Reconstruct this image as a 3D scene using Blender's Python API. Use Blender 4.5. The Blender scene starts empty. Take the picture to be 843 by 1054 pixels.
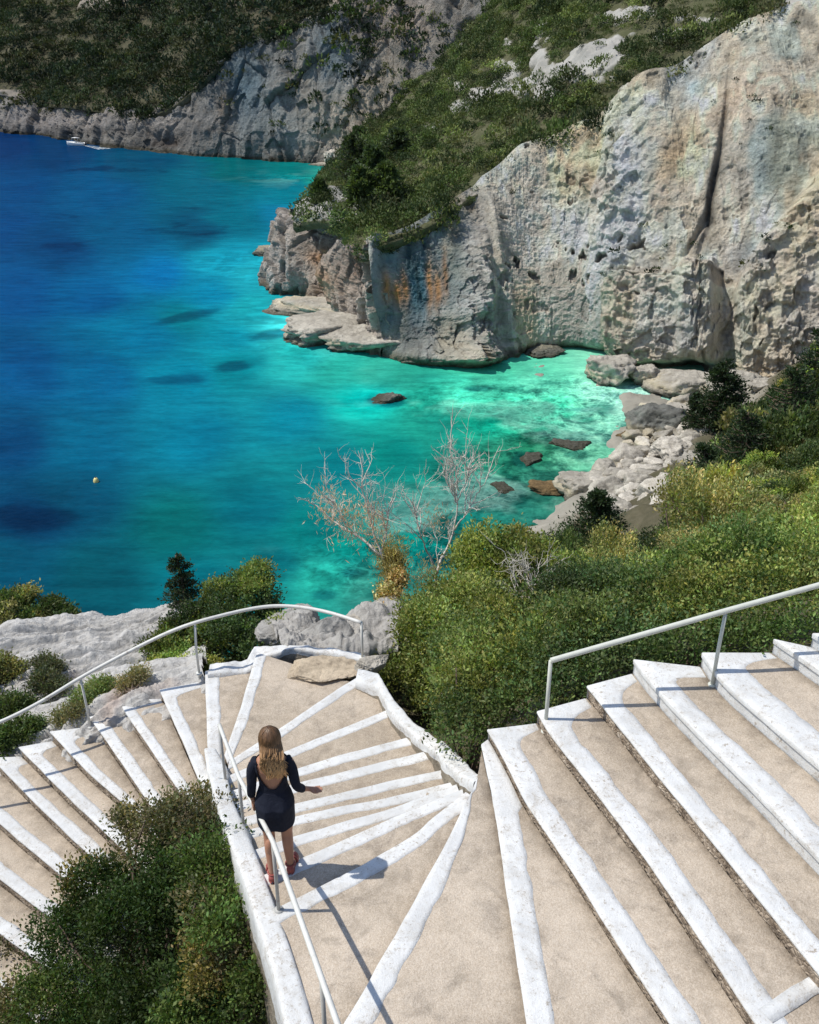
import bpy, bmesh, math, random
import numpy as np
from mathutils import Vector, Matrix

S = bpy.context.scene
COL = S.collection
rng = np.random.default_rng(7)
random.seed(7)

# ------------------------------------------------------------------ camera model (used to turn measured positions into points of the place)
F = 1000.0; CX, CY = 421.5, 527.0; PITCH = math.radians(27.0); H = 36.0
cP, sP = math.cos(PITCH), math.sin(PITCH)
Z0 = H - 6.3                       # height of the big landing

def rays(px, py):
    a = (np.asarray(px, float) - CX) / F; b = (CY - np.asarray(py, float)) / F
    return np.stack([a, cP + b * sP, b * cP - sP], -1)
def atz(px, py, z):
    d = rays(px, py); t = (np.asarray(z) - H) / d[..., 2]
    return d * t[..., None] + np.array([0, 0, H])
def aty(px, py, Y):
    d = rays(px, py); t = np.asarray(Y) / d[..., 1]
    return d * t[..., None] + np.array([0, 0, H])
def proj(P):
    q = P - np.array([0, 0, H]); dep = q[..., 1] * cP - q[..., 2] * sP
    up = q[..., 1] * sP + q[..., 2] * cP
    dep = np.where(np.abs(dep) < 1e-3, 1e-3, dep)
    return CX + F * q[..., 0] / dep, CY - F * up / dep

# ------------------------------------------------------------------ noise
def _h(ix, iy, iz, s):
    n = (ix * 374761393 + iy * 668265263 + iz * 2147483647 + s * 1274126177) & 0xFFFFFFFF
    n = ((n ^ (n >> 13)) * 1274126177) & 0xFFFFFFFF
    n = ((n ^ (n >> 16)) * 2246822519) & 0xFFFFFFFF
    return ((n ^ (n >> 15)) & 0xFFFF) / 32767.5 - 1.0
def vnoise(p, s=0):
    p = np.asarray(p, float); i = np.floor(p).astype(np.int64); f = p - i; u = f * f * f * (f * (f * 6 - 15) + 10)
    r = 0
    for a in (0, 1):
        for b in (0, 1):
            for c in (0, 1):
                w = (u[..., 0] if a else 1 - u[..., 0]) * (u[..., 1] if b else 1 - u[..., 1]) * (u[..., 2] if c else 1 - u[..., 2])
                r = r + w * _h(i[..., 0] + a, i[..., 1] + b, i[..., 2] + c, s)
    return r
def fbm(p, o=4, s=0, g=.5, ridged=False):
    r = 0; a = 1; t = 0; p = np.asarray(p, float)
    for k in range(o):
        n = vnoise(p, s + k)
        if ridged: n = 1 - 2 * np.abs(n)
        r = r + a * n; t += a; a *= g; p = p * 2.03 + 11.7
    return r / t
def cellnoise(p, s=0):
    p = np.asarray(p, float); i0 = np.floor(p).astype(np.int64); b1 = np.full(p.shape[:-1], 9.); b2 = b1.copy(); val = np.zeros(p.shape[:-1])
    for a in (-1, 0, 1):
        for b in (-1, 0, 1):
            for c in (-1, 0, 1):
                ii = i0 + np.array([a, b, c]); x, y, z_ = ii[..., 0], ii[..., 1], ii[..., 2]
                f = np.stack([_h(x, y, z_, s + 1), _h(x, y, z_, s + 2), _h(x, y, z_, s + 3)], -1) * .45 + .5
                d = np.linalg.norm(ii + f - p, axis=-1); m = d < b1
                b2 = np.where(m, b1, np.minimum(b2, d)); val = np.where(m, _h(x, y, z_, s + 5), val); b1 = np.where(m, d, b1)
    return val, b2 - b1
def sstep(a, b, x):
    t = np.clip((x - a) / (b - a), 0, 1); return t * t * (3 - 2 * t)

# ------------------------------------------------------------------ objects
def tag(o, label=None, cat=None, group=None, kind=None):
    if label: o['label'] = label
    if cat: o['category'] = cat
    if group: o['group'] = group
    if kind: o['kind'] = kind
    return o
def empty(name, loc=(0, 0, 0)):
    o = bpy.data.objects.new(name, None); COL.objects.link(o); o.location = loc; o.empty_display_size = .2
    return o
def link(name, me, parent=None):
    o = bpy.data.objects.new(name, me); COL.objects.link(o)
    if parent is not None:
        o.parent = parent; o.matrix_parent_inverse = Matrix.Identity(4)
    return o
def npmesh(name, V, Fc, mats, col=None, smooth=True, midx=None):
    """Fc: (M,k) int array"""
    V = np.ascontiguousarray(V, np.float32).reshape(-1, 3); Fc = np.asarray(Fc, np.int32)
    me = bpy.data.meshes.new(name); k = Fc.shape[1]
    me.vertices.add(len(V)); me.vertices.foreach_set('co', V.ravel())
    me.loops.add(Fc.size); me.loops.foreach_set('vertex_index', Fc.ravel())
    me.polygons.add(len(Fc)); me.polygons.foreach_set('loop_start', np.arange(0, Fc.size, k, dtype=np.int32))
    me.polygons.foreach_set('loop_total', np.full(len(Fc), k, np.int32))
    if smooth: me.polygons.foreach_set('use_smooth', np.ones(len(Fc), bool))
    if midx is not None: me.polygons.foreach_set('material_index', np.asarray(midx, np.int32))
    me.update(calc_edges=True)
    if col is not None:
        at = me.color_attributes.new('Col', 'FLOAT_COLOR', 'POINT')
        c = np.ones((len(V), 4), np.float32); c[:, :3] = np.asarray(col).reshape(-1, 3); at.data.foreach_set('color', c.ravel())
    for m in (mats if isinstance(mats, (list, tuple)) else [mats]): me.materials.append(m)
    return me
def gridfaces(nu, nv, closed=False):
    i, j = np.meshgrid(np.arange(nu if closed else nu - 1), np.arange(nv - 1), indexing='ij')
    a = i * nv + j; b = ((i + 1) % nu) * nv + j
    return np.stack([a, b, b + 1, a + 1], -1).reshape(-1, 4)
class MB:
    """collects shapes into one mesh, all relative to origin o"""
    def __init__(s): s.V = []; s.F = []; s.n = 0; s.C = []
    def add(s, V, Fc, c=None):
        V = np.asarray(V, float).reshape(-1, 3); Fc = np.asarray(Fc)
        if Fc.shape[1] == 3: Fc = np.concatenate([Fc, Fc[:, 2:3]], 1)
        s.V.append(V); s.F.append(Fc + s.n); s.n += len(V)
        s.C.append(np.tile(np.array(c if c is not None else (.5, .5, .5), float), (len(V), 1)) if (c is None or np.ndim(c) == 1) else np.asarray(c))
    def tube(s, P, R, k=8, c=None, cap=True):
        P = np.asarray(P, float); n = len(P); R = np.broadcast_to(np.asarray(R, float), (n,))
        T = np.gradient(P, axis=0); T /= np.linalg.norm(T, axis=1)[:, None] + 1e-9
        up = np.array([0, 0, 1.]) if abs(T[0, 2]) < .9 else np.array([1., 0, 0])
        X = np.cross(T, up); X /= np.linalg.norm(X, axis=1)[:, None] + 1e-9; Y = np.cross(T, X)
        a = np.linspace(0, 2 * np.pi, k, endpoint=False)
        V = P[:, None] + R[:, None, None] * (np.cos(a)[None, :, None] * X[:, None] + np.sin(a)[None, :, None] * Y[:, None])
        V = V.reshape(-1, 3); Fc = []
        for i in range(n - 1):
            for j in range(k):
                Fc.append((i * k + j, i * k + (j + 1) % k, (i + 1) * k + (j + 1) % k, (i + 1) * k + j))
        if cap:
            V = np.vstack([V, P[0] - T[0] * 0.0, P[-1]]); 
            for j in range(k):
                Fc.append((n * k, (j + 1) % k, j, j)); Fc.append((n * k + 1, (n - 1) * k + j, (n - 1) * k + (j + 1) % k, (n - 1) * k + (j + 1) % k))
        s.add(V, np.array(Fc), c)
    def box(s, c, d, rz=0, col=None):
        x, y, z = np.array(d) / 2.; V = np.array([(i, j, k) for i in (-x, x) for j in (-y, y) for k in (-z, z)])
        ca, sa = math.cos(rz), math.sin(rz); V = np.stack([V[:, 0] * ca - V[:, 1] * sa, V[:, 0] * sa + V[:, 1] * ca, V[:, 2]], 1) + np.array(c)
        s.add(V, np.array([(0, 1, 3, 2), (4, 6, 7, 5), (0, 4, 5, 1), (2, 3, 7, 6), (0, 2, 6, 4), (1, 5, 7, 3)]), col)
    def mesh(s, name, mat, smooth=True, o=(0, 0, 0), col=False):
        V = np.vstack(s.V) - np.array(o); Fc = np.vstack(s.F)
        tri = Fc[:, 2] == Fc[:, 3]
        if tri.any():
            me = bpy.data.meshes.new(name)
            me.from_pydata(V.tolist(), [], [tuple(f[:3]) if t else tuple(f) for f, t in zip(Fc.tolist(), tri)])
            if smooth: me.polygons.foreach_set('use_smooth', np.ones(len(me.polygons), bool))
            if col:
                at = me.color_attributes.new('Col', 'FLOAT_COLOR', 'POINT'); c = np.ones((len(V), 4), np.float32); c[:, :3] = np.vstack(s.C); at.data.foreach_set('color', c.ravel())
            me.materials.append(mat); me.update(); return me
        return npmesh(name, V, Fc, mat, np.vstack(s.C) if col else None, smooth)
    def build(s, name, mat, parent=None, smooth=True, o=(0, 0, 0), col=False):
        return link(name, s.mesh(name, mat, smooth, o, col), parent)

# ------------------------------------------------------------------ materials
class NT:
    def __init__(s, name, rough=.8, spec=.3):
        s.m = bpy.data.materials.new(name); s.m.use_nodes = True; s.t = s.m.node_tree; s.b = s.t.nodes['Principled BSDF']
        s.b.inputs['Roughness'].default_value = rough; s.b.inputs['Specular IOR Level'].default_value = spec
        s.out = s.t.nodes['Material Output']; s.co = s.t.nodes.new('ShaderNodeTexCoord').outputs['Object']
    def n(s, t, **k):
        x = s.t.nodes.new(t)
        for a, b in k.items(): setattr(x, a, b)
        return x
    def l(s, a, b): s.t.links.new(a, b)
    def mp(s, sc, rot=(0, 0, 0)):
        m = s.n('ShaderNodeMapping'); m.inputs['Scale'].default_value = sc; m.inputs['Rotation'].default_value = rot; s.l(s.co, m.inputs['Vector']); return m.outputs[0]
    def noise(s, sc, det=5, ro=.55, vec=None, dist=0):
        x = s.n('ShaderNodeTexNoise'); x.inputs['Scale'].default_value = sc; x.inputs['Detail'].default_value = det; x.inputs['Roughness'].default_value = ro; x.inputs['Distortion'].default_value = dist
        s.l(vec or s.co, x.inputs['Vector']); return x.outputs['Fac']
    def voro(s, sc, vec=None, feature='F1', out='Distance', rnd=1):
        x = s.n('ShaderNodeTexVoronoi', feature=feature); x.inputs['Scale'].default_value = sc; x.inputs['Randomness'].default_value = rnd; s.l(vec or s.co, x.inputs['Vector']); return x.outputs[out]
    def ramp(s, f, stops, interp='LINEAR'):
        x = s.n('ShaderNodeValToRGB'); r = x.color_ramp; r.interpolation = interp
        while len(r.elements) < len(stops): r.elements.new(.5)
        for e, (p, c) in zip(r.elements, stops): e.position = p; e.color = (*c, 1) if len(c) == 3 else c
        s.l(f, x.inputs[0]); return x.outputs[0]
    def g(s, f, a, b, lo=0., hi=1.):
        x = s.n('ShaderNodeMapRange'); x.inputs[1].default_value = a; x.inputs[2].default_value = b; x.inputs[3].default_value = lo; x.inputs[4].default_value = hi; s.l(f, x.inputs[0]); return x.outputs[0]
    def mix(s, f, a, b, mode='MIX'):
        x = s.n('ShaderNodeMix', data_type='RGBA', blend_type=mode)
        for v, i in ((f, 0), (a, 6), (b, 7)):
            if isinstance(v, (int, float)): x.inputs[i].default_value = v
            elif isinstance(v, tuple): x.inputs[i].default_value = (*v, 1)
            else: s.l(v, x.inputs[i])
        return x.outputs[2]
    def math(s, op, a, b):
        x = s.n('ShaderNodeMath', operation=op)
        for v, i in ((a, 0), (b, 1)):
            if isinstance(v, (int, float)): x.inputs[i].default_value = v
            else: s.l(v, x.inputs[i])
        return x.outputs[0]
    def attr(s, name='Col'):
        x = s.n('ShaderNodeAttribute', attribute_name=name); return x.outputs['Color']
    def color(s, c):
        if isinstance(c, tuple): s.b.inputs['Base Color'].default_value = (*c, 1)
        else: s.l(c, s.b.inputs['Base Color'])
    def bump(s, h, dist, st=1., prev=None):
        x = s.n('ShaderNodeBump'); x.inputs['Distance'].default_value = dist; x.inputs['Strength'].default_value = st; s.l(h, x.inputs['Height'])
        if prev: s.l(prev, x.inputs['Normal'])
        s.l(x.outputs[0], s.b.inputs['Normal']); return x.outputs[0]

def m_concrete(name, a, b, c):
    k = NT(name, .9, .2)
    n1 = k.noise(1.3, 6, .6); n2 = k.noise(9, 6, .65); n3 = k.noise(70, 3, .6); v = k.voro(140, out='Color')
    base = k.ramp(n1, [(.3, a), (.5, b), (.7, c)])
    base = k.mix(k.g(n2, .35, .7, 0, .6), base, tuple(x * .6 for x in a)); n5 = k.noise(.55, 5, .65, dist=.8); base = k.mix(k.g(n5, .42, .62, 0, .75), base, tuple(min(1, x * 1.12) for x in c)); n6 = k.noise(3.4, 6, .7, dist=.5); base = k.mix(k.g(n6, .54, .68, 0, .55), base, (.19, .16, .13)); n7 = k.noise(1.5, 7, .72, dist=1.2, vec=k.mp((1, 1.6, 1))); base = k.mix(k.g(n7, .40, .30, 0, .45), base, (.17, .145, .12)); base = k.mix(k.g(n2, .62, .8, 0, .3), base, tuple(x * .62 for x in a))
    base = k.mix(k.g(n3, .3, .7, .0, .35), base, tuple(min(1, x * 1.35) for x in c))
    bw = k.n('ShaderNodeRGBToBW'); k.l(v, bw.inputs[0]); base = k.mix(.4, base, bw.outputs[0], 'SOFT_LIGHT')
    crk = k.voro(1.1, vec=None, feature='DISTANCE_TO_EDGE'); dn = k.noise(5, 4)
    cm = k.math('MULTIPLY', k.g(crk, .0, .012, 1, 0), k.g(dn, .56, .68, 0, .3))
    base = k.mix(cm, base, (.12, .1, .08))
    st = k.g(k.noise(2.6, 3, .5, dist=1.5), .56, .7, 0, .35); base = k.mix(st, base, (.2, .165, .125))
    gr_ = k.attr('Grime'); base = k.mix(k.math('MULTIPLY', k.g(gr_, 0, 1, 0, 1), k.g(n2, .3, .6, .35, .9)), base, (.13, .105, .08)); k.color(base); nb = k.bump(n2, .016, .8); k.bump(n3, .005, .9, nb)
    return k.m
M_CONC = m_concrete('beige_concrete', (.345, .282, .212), (.43, .355, .27), (.52, .44, .35))
def m_riser():
    k = NT('rough_aggregate', .95, .15)
    v = k.voro(26, out='Color'); d = k.voro(26, feature='DISTANCE_TO_EDGE'); n = k.noise(12, 5, .6)
    base = k.ramp(n, [(.3, (.14, .11, .085)), (.5, (.34, .27, .2)), (.72, (.56, .47, .37))])
    bw = k.n('ShaderNodeRGBToBW'); k.l(v, bw.inputs[0]); base = k.mix(.55, base, bw.outputs[0], 'SOFT_LIGHT'); base = k.mix(k.g(d, 0, .08, .5, 0), base, (.09, .07, .06))
    k.color(base); nb = k.bump(d, .03, .9); k.bump(n, .02, .6, nb); return k.m
M_RISER = m_riser()
def m_white(name='whitewash', wear=.5):
    k = NT(name, .75, .25)
    n1 = k.noise(2.2, 6, .65); n2 = k.noise(22, 6, .7); n3 = k.noise(90, 3, .6)
    base = k.ramp(n1, [(.3, (.56, .56, .55)), (.55, (.70, .70, .685)), (.75, (.75, .745, .73))])
    base = k.mix(k.g(n2, .55, .78, 0, .3), base, (.55, .5, .43))
    chip = k.g(k.math('MULTIPLY', n2, k.g(n1, .2, .8, .85, 1.12)), .62 - .035 * wear, .68, 0, .8); scf = k.noise(5, 6, .75, dist=1.); base = k.mix(k.g(scf, .46, .70, 0, .55), base, (.47, .43, .37)); sc2 = k.noise(40, 4, .8); base = k.mix(k.g(k.math('MULTIPLY', sc2, k.g(scf, .3, .7, .8, 1.2)), .58, .66, 0, .6), base, (.36, .31, .25))
    base = k.mix(chip, base, (.33, .27, .2))
    k.color(base); nb = k.bump(n2, .012, .7); k.bump(n3, .004, .7, nb); return k.m
M_WHITE = m_white(); M_WHITEROUGH = m_white('rough_whitewash', 1.6)
def m_rock(name, tint=(1, 1, 1), scale=1., attr=False, bumpd=.08):
    k = NT(name, .95, .12)
    s = scale
    n1 = k.noise(.9 * s, 7, .65); n2 = k.noise(6 * s, 7, .7, dist=.4); v = k.voro(3.1 * s, feature='DISTANCE_TO_EDGE')
    c = lambda r, g, b: (r * tint[0], g * tint[1], b * tint[2])
    base = k.ramp(n1, [(.28, c(.24, .225, .205)), (.5, c(.4, .385, .355)), (.72, c(.56, .54, .5))])
    if attr: base = k.mix(.8, base, k.attr())
    base = k.mix(k.g(n2, .5, .28, 0, .7), base, c(.12, .11, .1))
    base = k.mix(k.g(n2, .55, .75, 0, .4), base, c(.7, .68, .64))
    gp_ = k.n('ShaderNodeNewGeometry'); sp_ = k.n('ShaderNodeSeparateXYZ'); k.l(gp_.outputs['Position'], sp_.inputs[0]); zz = k.math('ADD', sp_.outputs[2], k.math('MULTIPLY', n2, .9)); base = k.mix(k.g(zz, .55, 1.35, .85, 0), base, (.055, .05, .03)); base = k.mix(k.math('MULTIPLY', k.g(zz, 1.0, 1.4, 0, 1), k.g(zz, 1.5, 2.0, .4, 0)), base, (.6, .5, .3))
    k.color(base); nb = k.bump(n2, bumpd, .9); k.bump(v, bumpd * .5, .35, nb); return k.m
M_ROCK = m_rock('grey_limestone'); M_ROCKP = m_rock('pale_limestone', (1.28, 1.22, 1.12), 1.4, bumpd=.06)
M_ROCKD = m_rock('dark_wet_rock', (.5, .52, .5), .6, bumpd=.3)
M_ROCKS = m_rock('shore_rock', (1.15, 1.1, 1.0), .35, bumpd=.35)
M_ROCKB = m_rock('brown_weedy_rock', (.75, .5, .25), .5, bumpd=.25)
def m_cliff(name, streak=1., bs=1.):
    k = NT(name, .95, .1)
    a = k.attr()
    nv = k.noise(1., 7, .68, vec=k.mp((.55 / bs, .55 / bs, .09 / bs))); n2 = k.noise(.9 / bs, 8, .7, dist=.3); nh = k.noise(1., 5, .6, vec=k.mp((.05, .05, .9 / bs)))
    n4 = k.noise(3.5 / bs, 5, .7)
    base = k.mix(k.g(nv, .35, .65, .65 * streak, 0), a, k.mix(1., a, (.36, .40, .42), 'MULTIPLY'))
    base = k.mix(k.g(nh, .45, .7, 0, .35), base, k.mix(1., a, (1.25, 1.15, 1.0), 'MULTIPLY'))
    base = k.mix(k.g(n2, .5, .34, 0, .7), base, k.mix(1., a, (.42, .38, .34), 'MULTIPLY'))
    base = k.mix(k.g(n4, .56, .75, 0, .5), base, k.mix(1., a, (1.4, 1.38, 1.34), 'MULTIPLY'))
    n5 = k.noise(12 / bs, 4, .7); base = k.mix(k.g(n5, .35, .7, .25, 0), base, k.mix(1., a, (.5, .47, .44), 'MULTIPLY')); k.color(base); nb = k.bump(n2, 1.0 * bs, .8); k.bump(n4, .35 * bs, 1., nb); return k.m
M_CLIFF = m_cliff('layered_cliff'); M_FAR = m_cliff('far_cliff_rock', 1.2, 2.2)
def m_soil(name='scrub_soil'):
    k = NT(name, 1, .05); n = k.noise(.6, 8, .7); base = k.mix(.55, k.ramp(n, [(.3, (.05, .05, .03)), (.5, (.12, .105, .07)), (.7, (.26, .22, .16))]), k.attr())
    k.color(base); k.bump(n, .5, .8); return k.m
M_SOIL = m_soil()
def m_leaf(name, trans=.3, rough=.55):
    k = NT(name, rough, .3); a = k.attr(); k.color(a)
    t = k.n('ShaderNodeBsdfTranslucent'); k.l(k.mix(1., a, (1.5, 1.6, .7), 'MULTIPLY'), t.inputs[0])
    m = k.n('ShaderNodeMixShader'); m.inputs[0].default_value = trans; k.l(k.b.outputs[0], m.inputs[1]); k.l(t.outputs[0], m.inputs[2]); k.l(m.outputs[0], k.out.inputs[0]); return k.m
M_LEAF = m_leaf('leaf'); M_FARLEAF = m_leaf('scrub_leaf', .15, .8)
def m_simple(name, c, r=.6, spec=.3, metal=0, ns=None, rust=False):
    k = NT(name, r, spec); k.b.inputs['Metallic'].default_value = metal
    if ns: k.color(k.mix(k.g(k.noise(ns, 5, .6), .35, .7, 0, .5), tuple(c), tuple(x * .6 for x in c))); 
    else: k.color(tuple(c))
    if rust: k.color(k.mix(k.g(k.noise(7, 6, .8), .60, .70, 0, .75), k.mix(k.g(k.noise(ns, 5, .6), .35, .7, 0, .4), tuple(c), tuple(x * .7 for x in c)), (.22, .11, .05)))
    return k.m
M_BARK = m_simple('bark', (.16, .12, .09), .9, .1, 0, 12); M_DEAD = m_simple('dead_wood', (.72, .66, .58), .85, .1, 0, 9)
M_RAIL = m_simple('rail_paint', (.70, .69, .64), .5, .35, 0, 14, True); M_RAILG = m_simple('weathered_rail_paint', (.60, .61, .54), .55, .3, 0, 18, True); M_STEEL = m_simple('post_steel', (.45, .44, .41), .5, .4, 0, 25, True)

# ------------------------------------------------------------------ world, sun, camera
SUN_EL = math.radians(59.0); az = math.radians(2.0)      # sun stands to the left, a touch beyond
sd = Vector((-math.cos(SUN_EL) * math.cos(az), math.cos(SUN_EL) * math.sin(az), math.sin(SUN_EL)))   # towards the sun
w = bpy.data.worlds.new('World'); S.world = w; w.use_nodes = True; wt = w.node_tree
sk = wt.nodes.new('ShaderNodeTexSky'); sk.sky_type = 'NISHITA'; sk.sun_disc = False; sk.sun_elevation = SUN_EL
sk.sun_rotation = math.atan2(sd.x, sd.y); sk.air_density = 1.0; sk.dust_density = .6
wt.links.new(sk.outputs[0], wt.nodes['Background'].inputs[0]); wt.nodes['Background'].inputs[1].default_value = .15
sl = bpy.data.lights.new('sun', 'SUN'); sl.energy = 4.0; sl.angle = math.radians(.5); sl.color = (1, .955, .87)
so = bpy.data.objects.new('sun', sl); COL.objects.link(so); so.rotation_euler = sd.to_track_quat('Z', 'Y').to_euler(); so.location = (-40, 10, 80)
cam = bpy.data.cameras.new('camera'); co = bpy.data.objects.new('camera', cam); COL.objects.link(co); S.camera = co
co.location = (0, 0, H); co.rotation_euler = (math.radians(90) - PITCH, 0, 0); cam.sensor_fit = 'VERTICAL'; cam.angle_y = 2 * math.atan(527 / F); cam.clip_end = 6000; cam.clip_start = .1
S.view_settings.view_transform = 'Standard'; S.view_settings.look = 'None'; S.view_settings.exposure = 0; S.view_settings.gamma = 1

# ------------------------------------------------------------------ leaf clouds
def leaves(P, N, size, col, r, asp=.5, jitter=.9):
    """P centres, N outward dirs -> diamond leaves"""
    n = len(P); A = N * .5 + r.normal(size=(n, 3)) * jitter * .6 + np.array([0, 0, .35]); A /= np.linalg.norm(A, axis=1)[:, None]
    B = np.cross(A, r.normal(size=(n, 3))); B /= np.linalg.norm(B, axis=1)[:, None] + 1e-9
    L = (size * r.uniform(.6, 1.35, n))[:, None]
    V = np.stack([P, P + A * L * .5 + B * L * asp * .5, P + A * L, P + A * L * .5 - B * L * asp * .5], 1)
    Fc = np.arange(n * 4).reshape(n, 4)
    return V.reshape(-1, 3), Fc, np.repeat(col, 4, 0)
def cloud(lobes, nclump, per, size, cr, pal, seed, flat=.0, inner=.15):
    """lobes: (cx,cy,cz,rx,ry,rz[,palette index])"""
    r = np.random.default_rng(seed)
    if per > 4:      # break every lobe into small rounded crowns with gaps between them
        nl = []; par_ = []; pk_ = []
        for l in lobes:
            l = list(l) + [0] * (7 - len(l)); l[2] += r.uniform(-.28, .22) * l[5]; m0 = int(np.clip(6 * (l[3] / .5) ** 1.2, 4, 10)); nl.append((l[0], l[1], l[2] - .1 * l[5], l[3] * .62, l[4] * .62, l[5] * .66, l[6])); par_.append(len(par_))
            for _ in range(m0):
                d = r.normal(size=3); d[2] = abs(d[2]) * .9 - .25; d /= np.linalg.norm(d); f = r.uniform(.42, .72); s_ = r.uniform(.30, .46)
                nl.append((l[0] + d[0] * l[3] * f, l[1] + d[1] * l[4] * f, l[2] + d[2] * l[5] * f, l[3] * s_, l[4] * s_, l[5] * s_ * r.uniform(.85, 1.3), l[6] if r.random() < .8 else int(r.integers(0, len(pal)))))
        lobes = nl
    nclump = int(nclump / 1.8) if per > 4 else nclump; per = int(per * 1.8) if per > 4 else per; cr = cr * 1.0; Lb = np.array([l[:6] for l in lobes], float); pi = np.array([l[6] if len(l) > 6 else 0 for l in lobes])
    area = (Lb[:, 3] * Lb[:, 4] + Lb[:, 3] * Lb[:, 5] + Lb[:, 4] * Lb[:, 5]); k = r.choice(len(Lb), int(nclump * 1.6), p=area / area.sum())
    d = r.normal(size=(len(k), 3)); d[:, 2] = np.where(d[:, 2] < -.2, -d[:, 2] * .5, d[:, 2]); d /= np.linalg.norm(d, axis=1)[:, None]
    c = Lb[k, :3]; rad = Lb[k, 3:]
    lump = 1 + .30 * vnoise(d * 2.3 + k[:, None] * 3.7, 5) + .20 * vnoise(d * 5.5 + k[:, None], 9) + .10 * vnoise(d * 12 + k[:, None], 19) + .05
    sc = np.where(r.random(len(k)) < inner, r.uniform(.4, .85, len(k)), r.uniform(.86, 1.03, len(k))) * lump
    sc = sc * np.where(r.random(len(k)) < .10, r.uniform(1.05, 1.3, len(k)), 1)
    P = c + d * rad * sc[:, None]
    ok = np.ones(len(P), bool)
    for i in range(len(Lb)):
        q = np.linalg.norm((P - Lb[i, :3]) / Lb[i, 3:], axis=1); ok &= ~((q < .62) & (k != i))
    P, d, k = P[ok][:nclump], d[ok][:nclump], k[ok][:nclump]
    m = len(P); pal = np.array(pal, float)
    base = pal[pi[k] % len(pal)]
    tone = (1 + .22 * r.normal(size=m)).clip(.4, 2.0) * (1 + .2 * _h(k, k * 3 + 1, k * 7 + seed, 2)) * (1 + (.55 * vnoise(P / (.9 if per > 4 else 9) + seed, 3) if per > 4 else 0)) * (1 + .45 * np.clip(d[:, 2], -.6, 1) * (per > 4)); yel = r.random(m)  # upward-facing clumps brightened: top light put into the leaf colour
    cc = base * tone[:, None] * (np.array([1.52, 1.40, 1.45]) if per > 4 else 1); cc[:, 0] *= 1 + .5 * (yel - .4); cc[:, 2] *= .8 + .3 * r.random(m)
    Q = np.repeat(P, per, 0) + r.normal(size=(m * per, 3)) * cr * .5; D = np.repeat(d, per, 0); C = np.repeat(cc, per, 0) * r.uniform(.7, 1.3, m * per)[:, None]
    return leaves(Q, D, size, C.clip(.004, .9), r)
def sticks(mb, lobes, base, seed, r0=.03, n=14, c=None):
    r = np.random.default_rng(seed); base = np.array(base, float)
    for i in range(n):
        l = lobes[i % len(lobes)]; e = np.array(l[:3]) + r.normal(size=3) * np.array(l[3:6]) * .45
        m_ = (base + e) / 2 + r.normal(size=3) * .15 * np.linalg.norm(e - base); m_[2] = min(m_[2], e[2])
        t = np.linspace(0, 1, 7)[:, None]; P = (1 - t) ** 2 * base + 2 * t * (1 - t) * m_ + t * t * e
        mb.tube(P, r0 * (1 - .8 * t[:, 0]), 5)
G_DARK = (.038, .062, .020); G_MID = (.085, .125, .032); G_LITE = (.15, .195, .045); G_YEL = (.25, .235, .06); G_OLV = (.12, .13, .05); G_BLUE = (.034, .056, .032)

def shrub(name, label, cat, lobes, base, nclump, per, size, cr, pal, seed, group=None, nst=14, r0=.03, inner=.15, bark=None):
    o = empty(name, tuple(base)); b = np.array(base, float)
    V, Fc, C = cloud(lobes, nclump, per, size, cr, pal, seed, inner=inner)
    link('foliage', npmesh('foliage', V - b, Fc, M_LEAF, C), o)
    mb = MB(); sticks(mb, lobes, base, seed + 1, r0, nst); mb.build('branches', bark or M_BARK, o, o=b)
    return tag(o, label, cat, group)
def lobe(px, py, Y, r, rz=None, pi=0, push=1.):
    P = aty(px, py, Y); d = rays(px, py); d = d / np.linalg.norm(d); c = P + d * r * .8 * push
    return (c[0], c[1], c[2], r, r, rz or r * .85, pi)

# ================================================================== STAIRS
def L(pts, z, w=.15, wo=0., rc=.0, white=False): return dict(p=np.array(pts, float), z=z, w=w, wo=wo, rc=rc, white=white)
z = Z0
UP = [
 L([(975, 618), (1060, 665), (1180, 740)], z + 1.48, .2, .2, .1, True),
 L([(893, 636), (930, 655), (1000, 697), (1120, 775)], z + 1.32, .2, .2, .1, True),
 L([(838, 652), (860, 664), (900, 688), (1040, 775)], z + 1.16, .2, .2, .12, True),
 L([(797, 658), (830, 680), (870, 708), (1010, 815)], z + 1.0, .24, .2, .15, True),
 L([(724, 672), (737, 692), (755, 711), (843, 786), (1000, 920)], z + .84, .3, .16, .15, True),
 L([(653, 679), (665, 695), (690, 724), (785, 820), (843, 880), (980, 1022)], z + .67, .22, .2, .2, True),
 L([(605, 706), (620, 724), (660, 775), (751, 885), (842, 998), (950, 1130)], z + .5, .2, .14, .25),
 L([(554, 732), (564, 750), (600, 797), (651, 862), (715, 955), (778, 1050), (860, 1170)], z + .35, .2, .14, .25),
 L([(503, 751), (517, 775), (542, 825), (592, 898), (640, 975), (692, 1054), (780, 1190)], z + .2, .2, .12, .2),
 L([(496, 766), (510, 830), (525, 930), (544, 1054), (570, 1230)], z + .08, .2, .0, .0),
]
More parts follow.
